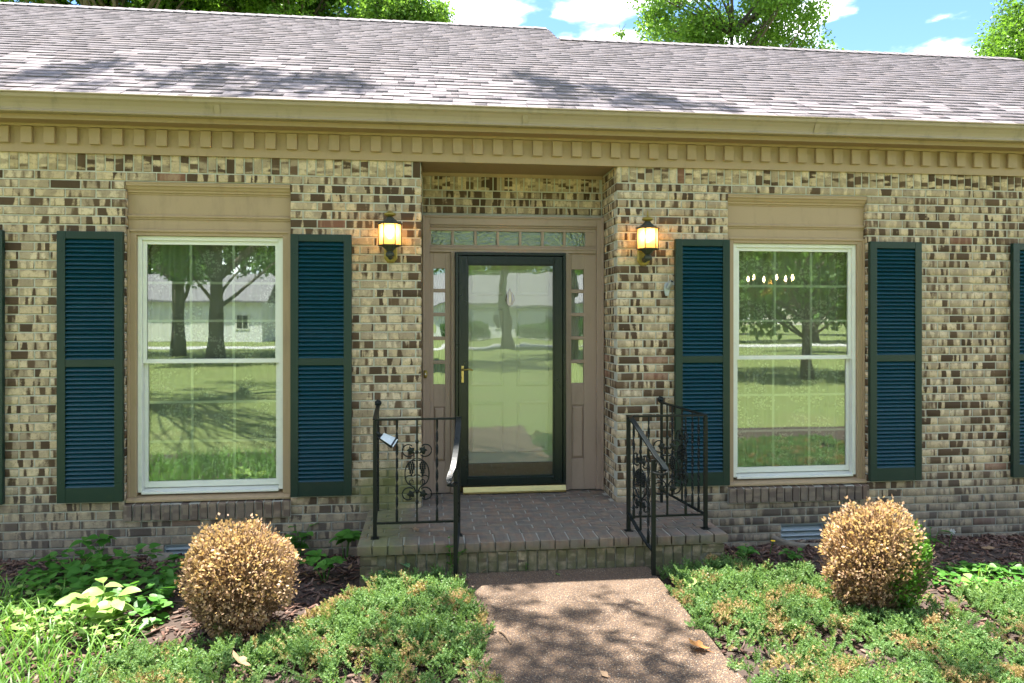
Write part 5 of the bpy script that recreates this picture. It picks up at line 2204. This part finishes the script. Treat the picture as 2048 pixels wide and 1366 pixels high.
# dandelions
for nm, lab, u, v, zz, kind in (('dandelion', 'yellow dandelion flower beside the stone kerb', 1546, 1083, -.02, 0), ('dandelion', 'white dandelion seed head in front of the wall', 1905, 1063, .05, 1)):
    base_ = on_z(u - 8, v + 38, -.10)
    t = thing(nm, lab, 'flower', (base_.x, base_.y, -.12))
    top_ = on_y(u, v, base_.y)
    MB().tube(bez(base_ + Vector((0, 0, -.02)), base_.lerp(top_, .4) + Vector((-.01, 0, 0)), base_.lerp(top_, .7), top_, 6), .0028, 5).build('stem', MAT['weed'], t)
    if kind == 0:
        fl = MB()
        for i in range(22):
            a = 2 * PI * i / 22
            fl.obox(Matrix.Translation(top_ + Vector((.009 * math.cos(a), .009 * math.sin(a), .003))) @ Matrix.Rotation(a, 4, 'Z') @ Matrix.Rotation(-.3, 4, 'Y'), .018, .004, .0015)
        fl.build('flower_head', MAT['yellow'], t)
    else:
        fl = MB()
        for i in range(70):
            d = Vector(rdirs(1)[0]).normalized()
            fl.tube([top_, top_ + d * .021], [.0004, .0018], 3)
        fl.build('seed_head', MAT['puff'], t)


# --- clipped boxwood balls
def boxwood(label, u0, u1, v0, v1, green, seed):
    bp_ = on_z((u0 + u1) / 2, v1, -.06)
    zc_ = px_of(bp_)[2]
    Rb = (u1 - u0) / 2 * zc_ / F_PX * .965
    Hh = (v1 - v0) * zc_ / F_PX * .985
    cy_ = bp_.y
    c = Vector((bp_.x, cy_, -.09 + Hh * .53))
    t = thing('boxwood', label, 'shrub', (bp_.x, cy_, -.09))
    rb_ = np.random.default_rng(seed)
    n_ = 9500
    d = rb_.normal(size=(n_, 3))
    d /= np.linalg.norm(d, axis=1, keepdims=True)
    lump = .84 + .15 * vnoise(d[:, 0] * 4 + 9, d[:, 2] * 4 + d[:, 1] * 3, seed) + .08 * vnoise(d[:, 0] * 11, d[:, 2] * 11 + d[:, 1] * 9, seed + 3)
    rad = lump * (1 - .45 * rb_.random(n_) ** 2.2)
    gap = vnoise(d[:, 0] * 6 + 20, d[:, 2] * 6 + d[:, 1] * 5, seed + 8)
    rad *= np.where(gap < .30, .80, 1.0) * (1 + .07 * np.sin(d[:, 0] * 2.3 + seed) * np.cos(d[:, 2] * 2.9 + seed * .7))
    stray = rb_.random(n_) < .09
    rad[stray] *= rb_.uniform(1.02, 1.15, stray.sum())
    P = np.array(c) + d * rad[:, None] * np.array([Rb, Rb, Hh / 2])
    low = P[:, 2] < -.07
    P, d = P[~low], d[~low]
    isg = np.zeros(len(P), bool)
    if green:
        gg = d[:, 0] * .74 - d[:, 1] * .46 - d[:, 2] * .34 + (vnoise(d[:, 0] * 5, d[:, 2] * 5 + d[:, 1] * 4, 5) - .5) * .35
        isg = gg > .47
    dirs = d + rb_.normal(size=d.shape) * .55
    dirs[:, 2] += .25
    R = frames(dirs, rb_.uniform(0, 2 * PI, len(P)))
    S = rb_.uniform(.015, .028, len(P))
    S3 = np.column_stack([S * 1.15, S, S])
    for nm, sel, mt in (('dead_foliage', ~isg, 'deadbox'), ('green_foliage', isg, 'greenbox')):
        if sel.any():
            k_ = 1.15 if nm[0] == 'g' else 1.0
            V, Fc = scatter(LEAF4[0], LEAF4[1], P[sel], R[sel], S3[sel] * k_)
            np_obj(nm, V, Fc, MAT[mt], t)
    # fine radiating twigs
    tw = MB()
    r_ = random.Random(seed)
    root = Vector((bp_.x, cy_, -.10))
    for i in range(1700):
        e = Vector(d[r_.randrange(len(d))])
        tip = c + Vector((e.x * Rb, e.y * Rb, e.z * Hh / 2)) * r_.uniform(.80, 1.07)
        if tip.z < -.05:
            continue
        st = root.lerp(tip, r_.uniform(.35, .6)) + Vector((0, 0, .03))
        mid = st.lerp(tip, .5) + Vector(rdirs(1)[0]) * .02
        tw.tube([st, mid, tip], [.0026, .0020, .0011], 3)
    for i in range(9):
        e = Vector((r_.uniform(-.5, .5) * Rb, r_.uniform(-.5, .5) * Rb, Hh * .45))
        tw.tube(bez(root, root + Vector((e.x * .1, e.y * .1, .08)), root + e * .6, root + e, 6), [.011, .01, .009, .008, .006, .005, .004], 6)
    tw.build('twigs', MAT['deadtwig'], t)


boxwood('round dead boxwood, wholly tan, beside the left foundation vent stone', 362, 592, 1034, 1256, False, 41)
boxwood('round tan boxwood with a bright green side, beyond the stone vent kerb', 1644, 1856, 997, 1226, True, 52)

# --- single fallen leaves and a twig
def fallen(name, label, u, v, z, size, mat, rot, curl=.25, seed=1):
    p = on_z(u, v, z)
    r_ = random.Random(seed)
    nseg = 18
    V, Fc = [(0, .45, -.02)], []
    for i in range(nseg):
        a = 2 * PI * i / nseg
        rr = .5 * (1 + .25 * math.sin(a * 5) + r_.uniform(-.08, .08))
        x, y = rr * .75 * math.sin(a), .5 - rr * math.cos(a)
        V.append((x, y, curl * (x * x * 1.6 + (y - .5) ** 2 * .7) + r_.uniform(-.02, .02)))
    Fc = [(0, 1 + i, 1 + (i + 1) % nseg) for i in range(nseg)]
    b = MB()
    m = Matrix.Translation(p) @ Matrix.Rotation(rot[2], 4, 'Z') @ Matrix.Rotation(rot[0], 4, 'X') @ Matrix.Rotation(rot[1], 4, 'Y')
    b.add([m @ (Vector(q_) * size) for q_ in V], Fc)
    b.tube([m @ Vector((0, -.35 * size, 0)), m @ Vector((0, .95 * size, -.012 * size))], .0015, 4)
    return tag(b.build(name, MAT[mat], smooth=False, loc=p), label, 'leaf')


fallen('fallen_leaf', 'large dry brown oak leaf lying on the juniper before the dead boxwood', 495, 1335, .05, .10, 'fallen', (.5, .3, 1.2), .5, 2)
fallen('fallen_leaf', 'orange brown leaf at the path edge against the juniper', 1415, 1300, .012, .10, 'orange', (.2, .1, .9), .4, 3)
fallen('fallen_leaf', 'curled brown leaf on the path below the left newel post', 935, 1160, .006, .10, 'fallen', (.1, .2, 2.0), .4, 4)
fallen('fallen_leaf', 'green leaf lying alone on the path near the stoop', 1118, 1150, .004, .035, 'weed', (.05, .1, .4), .2, 5)
fallen('fallen_leaf', 'tan leaf on the brick floor between the railings', 835, 1062, SZ + .003, .06, 'fallen', (.1, .1, .4), .3, 6)
fallen('fallen_leaf', 'pale brown leaf in the mulch past the half green boxwood', 1945, 1178, -.05, .11, 'fallen', (.3, .2, 1.5), .3, 7)
p0, p1 = on_z(998, 1262, .008), on_z(1022, 1287, .006)
tag(MB().tube(bez(p0, p0.lerp(p1, .3) + Vector((.02, 0, .01)), p0.lerp(p1, .7), p1, 6), [.005, .006, .006, .005, .005, .004, .003], 6).build('twig', MAT['twig'], loc=p0), 'short bare twig lying on the pebbled path', 'twig')

# ================================================================== trees
def limb(b, p0, p1, r0, r1, r_, n=7, sag=.15):
    p0, p1 = Vector(p0), Vector(p1)
    ln = (p1 - p0).length
    a = p0.lerp(p1, .33) + Vector((r_.uniform(-1, 1), r_.uniform(-1, 1), sag * 2)) * ln * .12
    c = p0.lerp(p1, .66) + Vector((r_.uniform(-1, 1), r_.uniform(-1, 1), sag)) * ln * .12
    b.tube(bez(p0, a, c, p1, n), [r0 + (r1 - r0) * i / n for i in range(n + 1)], 7)


def tree(name, label, x, y, h, cz_, rx, rz, mat, nclust, per, size, seed, trunk_r=.22, group=None, extra=(), low=True, cr=.9):
    r_ = random.Random(seed)
    g_ = np.random.default_rng(seed)
    t = thing(name, label, 'tree', (x, y, -.13), group)
    tb = MB()
    top_ = Vector((x + r_.uniform(-.3, .3), y + r_.uniform(-.3, .3), h * .92))
    tp = bez((x, y, -.2), (x + r_.uniform(-.2, .2), y, h * .3), (x, y + r_.uniform(-.3, .3), h * .6), top_, 12)
    tb.tube(tp, [trunk_r * (1.35 if i == 0 else 1) * (1 - .9 * i / 12) for i in range(13)], 10)
    cen = []
    for i in range(nclust):
        d = g_.normal(size=3)
        d /= np.linalg.norm(d)
        k = r_.uniform(.25, 1) ** .5
        cen.append((Vector((x + d[0] * rx * k, y + d[1] * rx * k, cz_ + d[2] * rz * k)), cr * r_.uniform(.6, 1.25), per))
    n_main = len(cen)
    cen += list(extra)
    P = []
    for ci, (c, rr, pn_) in enumerate(cen):
        f_ = max(2, min(10, int(12 * max(.1, (c.z - abs((Vector((x, y, 0)) - Vector((c.x, c.y, 0))).length) * .5) / (h * .92)))))
        limb(tb, tp[f_], c, max(.03, trunk_r * .28) if ci < n_main else .022, .012 if ci < n_main else .005, r_, 6)
        pn_ = int(pn_)
        q_ = g_.normal(size=(pn_, 3))
        q_ /= np.linalg.norm(q_, axis=1, keepdims=True)
        q_ *= (g_.random(pn_) ** .45)[:, None] * rr
        q_[:, 2] *= .7
        P.append(q_ + np.array(c))
        for _ in range(3):
            e = c + Vector(g_.normal(size=3)) * rr * .55
            limb(tb, c, e, .012, .004, r_, 3)
    tb.build('trunk', MAT['bark'], t, smooth=True)
    P = np.concatenate(P)
    D = g_.normal(size=P.shape)
    D[:, 2] -= .3
    V, Fc = scatter(LEAF4[0], LEAF4[1], P, frames(D, g_.uniform(0, 2 * PI, len(P))), g_.uniform(size * .7, size * 1.25, len(P)))
    np_obj('crown', V, Fc, MAT[mat], t)
    return t


def bt(u, yy):
    d = ray(u, 640)
    return (d * ((yy + CAM_D) / d.y)).x


GB = 'trees behind the roof'
def band(us, zlo, zhi, yy, r, n, seed):
    q = random.Random(seed)
    return [(Vector((bt(u + q.uniform(-14, 14), yy), yy + q.uniform(-.8, .8), q.uniform(zlo, zhi))), r * q.uniform(.7, 1.2), n) for u in us for _ in (0, 1, 2)]


tree('oak_tree', 'dark green oak standing behind the higher roof ridge', bt(230, 15), 15, 16, 11.6, 4.9, 4.2, 'tree', 80, 760, .14, 61, group=GB, extra=band(range(60, 440, 30), 9.8, 11.2, 15, .6, 420, 1))
tree('oak_tree', 'mid green oak between the dark oak and the lime tinted tree', bt(600, 17), 17, 17, 12.4, 3.7, 4.2, 'tree', 70, 760, .14, 62, group=GB, extra=band(range(450, 760, 30), 10.3, 11.8, 17, .6, 420, 2))
tree('maple_tree', 'lime tinted tree at the end of the row above the roof', bt(805, 13.5), 13.5, 12.5, 8.9, 1.15, 1.7, 'tree2', 34, 520, .10, 63, .12, group=GB, cr=.5, extra=band(range(760, 860, 22), 8.8, 9.6, 13.5, .38, 220, 3))
tree('maple_tree', 'bright green round tree standing alone above the lower ridge', bt(1468, 15), 15, 15, 11.6, 2.75, 3.4, 'tree2', 95, 620, .115, 64, .18, group=GB, cr=.75,
     extra=[(Vector((bt(1700, 15), 15, 9.65)), .32, 110), (Vector((bt(1655, 15), 15, 9.7)), .5, 240), (Vector((bt(1240, 15), 15, 10.1)), .22, 60), (Vector((bt(1247, 15), 15, 9.75)), .2, 50)])
tree('oak_tree', 'green tree past the end of the lower ridge with a low drooping bough', bt(2120, 16), 16, 14, 10.6, 2.5, 2.6, 'tree', 70, 620, .12, 65, .18, group=GB, cr=.8,
     extra=[(Vector((bt(1960, 16), 16, 9.75)), .45, 200), (Vector((bt(1925, 16), 16, 9.55)), .3, 90)])

# the yard oak that overhangs the eave: its boughs throw the dapples
sh = []
rs_ = random.Random(17)


def shade_at(p, r, dens=1.0):
    hgt = rs_.uniform(6.5, 9.5)
    c = p + SUN * (hgt / SUN.z)
    sh.append((c, r, max(8, int(1150 * r * r * dens))))


for u, v, r in ((60, 150, .20), (110, 150, .26), (155, 138, .26), (215, 128, .24), (190, 165, .16), (275, 150, .12), (330, 160, .20), (390, 142, .28), (450, 138, .22),
                (430, 165, .24), (520, 150, .26), (540, 172, .2), (590, 160, .26), (640, 160, .28), (690, 160, .26), (720, 172, .24), (610, 185, .16), (480, 185, .14), (160, 188, .15),
                (1050, 152, .18), (1085, 160, .22), (1105, 172, .22), (1130, 172, .22), (1090, 192, .16), (1150, 192, .2), (1200, 178, .2), (1240, 182, .22), (1280, 195, .22), (1320, 200, .22), (1250, 205, .2), (1370, 208, .2), (1450, 215, .16)):
    shade_at(roof_hit(u, v), r, 1.6)
for u, v, r in ((945, 1185, .12), (985, 1215, .2), (1030, 1225, .2), (1090, 1240, .22), (1150, 1215, .18), (1180, 1225, .15), (1010, 1165, .1), (1060, 1165, .06), (1250, 1205, .12), (1305, 1225, .14), (1340, 1250, .12),
                (1040, 1290, .22), (1110, 1310, .22), (1180, 1300, .2), (1000, 1340, .25), (1090, 1350, .26), (1190, 1350, .26), (1280, 1350, .24), (1370, 1350, .2), (1400, 1290, .1), (1240, 1270, .14), (1130, 1275, .16), (1310, 1300, .18), (1210, 1180, .1), (950, 1280, .14), (1060, 1195, .1),
                (860, 1280, .2), (900, 1220, .18), (800, 1240, .18), (760, 1290, .2), (860, 1340, .2), (600, 1300, .16), (560, 1345, .18), (440, 1330, .16),
                (330, 1270, .14), (1600, 1230, .14), (1880, 1330, .2), (1990, 1260, .2), (1960, 1340, .2)):
    shade_at(on_z(u, v, .02), r * (.95 if 930 < u < 1420 else .8), 1.1)
tree('yard_oak', 'tall oak in the front yard with boughs reaching over the eave', -6.2, -9.5, 16, 11.8, 4.0, 2.6, 'tree', 26, 420, .10, 71, .38, extra=sh)

# trees across the lawn that the glass reflects
GY = 'trees across the front lawn'
for i, (x, y, h, cz_, rx, rz, m_, lab) in enumerate((
        (-9.0, -26, 15, 7.6, 5.2, 4.2, 'tree', 'thick trunked oak on the far lawn before the white garage'),
        (-12.5, -32, 16, 8.2, 5.5, 4.8, 'tree', 'second oak on the far lawn before the white garage'),
        (-19, -25, 15, 8.5, 5.0, 5.0, 'tree2', 'leafy tree at the garden fence across the road'),
        (4.6, -37, 17, 11.5, 4.0, 3.2, 'tree', 'bare stemmed oak before the white house hedge'),
        (10.2, -36, 17, 11.0, 4.2, 3.6, 'tree', 'bare stemmed oak near the corner of the white house'),
        (11.5, -15, 8, 4.6, 3.8, 3.1, 'tree2', 'spreading tree shading the lawn opposite the chandelier window'),
        (-1.5, -19, 18, 13.5, 4.2, 2.6, 'tree', 'high crowned oak added to throw shade on the front lawn'),  # this oak and the next are added to cast dapple on the lawn
        (6.0, -24, 18, 13.5, 4.2, 2.6, 'tree', 'high crowned oak added to shade the lawn beyond the pebbled path'),
        (24.0, -30, 14, 7.0, 6.0, 5.5, 'tree', 'dark tree behind the spreading tree across the road'))):
    tree('lawn_tree', lab, x, y, h, cz_, rx, rz, m_, 40, 420, .22, 80 + i, .16 if h < 10 else .34, group=GY, cr=1.4)


# --- houses, hedge and fence across the road
def far_house(label, x0, x1, y, eave, ridge, wins, doors):
    t = thing('white_house', label, 'house', ((x0 + x1) / 2, y, -.13))
    yb = y - 8
    MB().box(x0, x1, yb, y, -.13, eave).build('wall', MAT['white_wall'], t)
    rb_ = MB()
    ym = (y + yb) / 2
    pr = [(y + .5, eave - .05), (ym, ridge), (yb - .5, eave - .05), (yb - .5, eave + .12), (ym, ridge + .2), (y + .5, eave + .12)]
    rb_.ext(pr, x0 - .5, x1 + .5)
    rb_.add([(x0 + .01, y, eave), (x0 + .01, yb, eave), (x0 + .01, ym, ridge)], [(0, 1, 2)])
    rb_.add([(x1 - .01, y, eave), (x1 - .01, yb, eave), (x1 - .01, ym, ridge)], [(0, 1, 2)])
    rb_.build('roof', MAT['grey_roof'], t)
    for wx in wins:
        w = MB()
        for a in ((wx - .55, wx - .45, .9, 2.2), (wx + .45, wx + .55, .9, 2.2), (wx - .45, wx + .45, 2.1, 2.2), (wx - .45, wx + .45, .9, 1.0), (wx - .03, wx + .03, 1.0, 2.1)):
            w.box(a[0], a[1], y + .001, y + .06, a[2], a[3])
        wo_ = w.build('window', MAT['vinyl'], t)
        MB().box(wx - .45, wx + .45, y + .002, y + .02, 1.0, 2.1).build('pane', MAT['dark_pane'], wo_)
    for dx in doors:
        MB().box(dx - 1.2, dx + 1.2, y + .002, y + .04, -.1, 2.15).build('garage_door', MAT['vinyl'], t)


far_house('white house with grey roof behind a clipped hedge across the road', .5, 17.0, -60, 3.0, 6.0, (3.0, 6.4, 11.0, 14.2), ())
far_house('white garage with grey roof behind two oaks across the road', -25.0, -14.0, -57, 3.2, 5.6, (-15.6,), (-18.5, -22.0))


def hedge(label, x0, x1, y, h, seed):
    g_ = np.random.default_rng(seed)
    n_ = int((x1 - x0) * 520)
    P = np.column_stack([g_.uniform(x0, x1, n_), y + g_.uniform(-.5, .5, n_), np.zeros(n_)])
    P[:, 2] = -.1 + h * (.75 + .25 * vnoise(P[:, 0] * .8, P[:, 1], seed)) * g_.random(n_) ** .6
    V, Fc = scatter(LEAF4[0], LEAF4[1], P, frames(g_.normal(size=P.shape), g_.uniform(0, 6, n_)), g_.uniform(.14, .3, n_))
    t = thing('hedge', label, 'hedge', ((x0 + x1) / 2, y, -.13))
    np_obj('foliage', V, Fc, MAT['hedge'], t)
    b = MB()
    r_ = random.Random(seed)
    x = x0 + .3
    while x < x1:
        b.tube([(x, y, -.15), (x + r_.uniform(-.2, .2), y, h * .6)], [.03, .01], 5)
        x += .6
    b.build('stems', MAT['bark'], t)


hedge('clipped green hedge under the white house windows left part', 1.0, 5.2, -57.5, 1.7, 5)
hedge('clipped green hedge under the white house windows right part', 7.6, 16, -57.5, 1.8, 6)
ft = thing('picket_fence', 'white board fence beside the white garage across the road', 'fence', (-30, -55, -.13))
for i in range(28):
    MB().box(-36 + i * .4, -36 + i * .4 + .3, -55.02, -54.98, -.13, 1.7 + (.12 if i % 7 == 0 else 0)).build('board', MAT['white_wall'], ft)
MB().box(-36, -24.9, -55.06, -55.021, 1.2, 1.3).build('rail', MAT['white_wall'], ft)

# dense woods far beyond the houses
for i, (x, y) in enumerate(((-48, -78), (-33, -82), (-20, -76), (-6, -84), (9, -80), (24, -76), (38, -82), (52, -74), (30, -48), (-42, -52))):
    tree('wood_tree', 'tall tree in the wood behind the white houses', x, y, 17, 8.5, 7.5, 7.5, 'tree', 34, 300, .55, 120 + i, .4, group='trees of the far wood', cr=2.4)
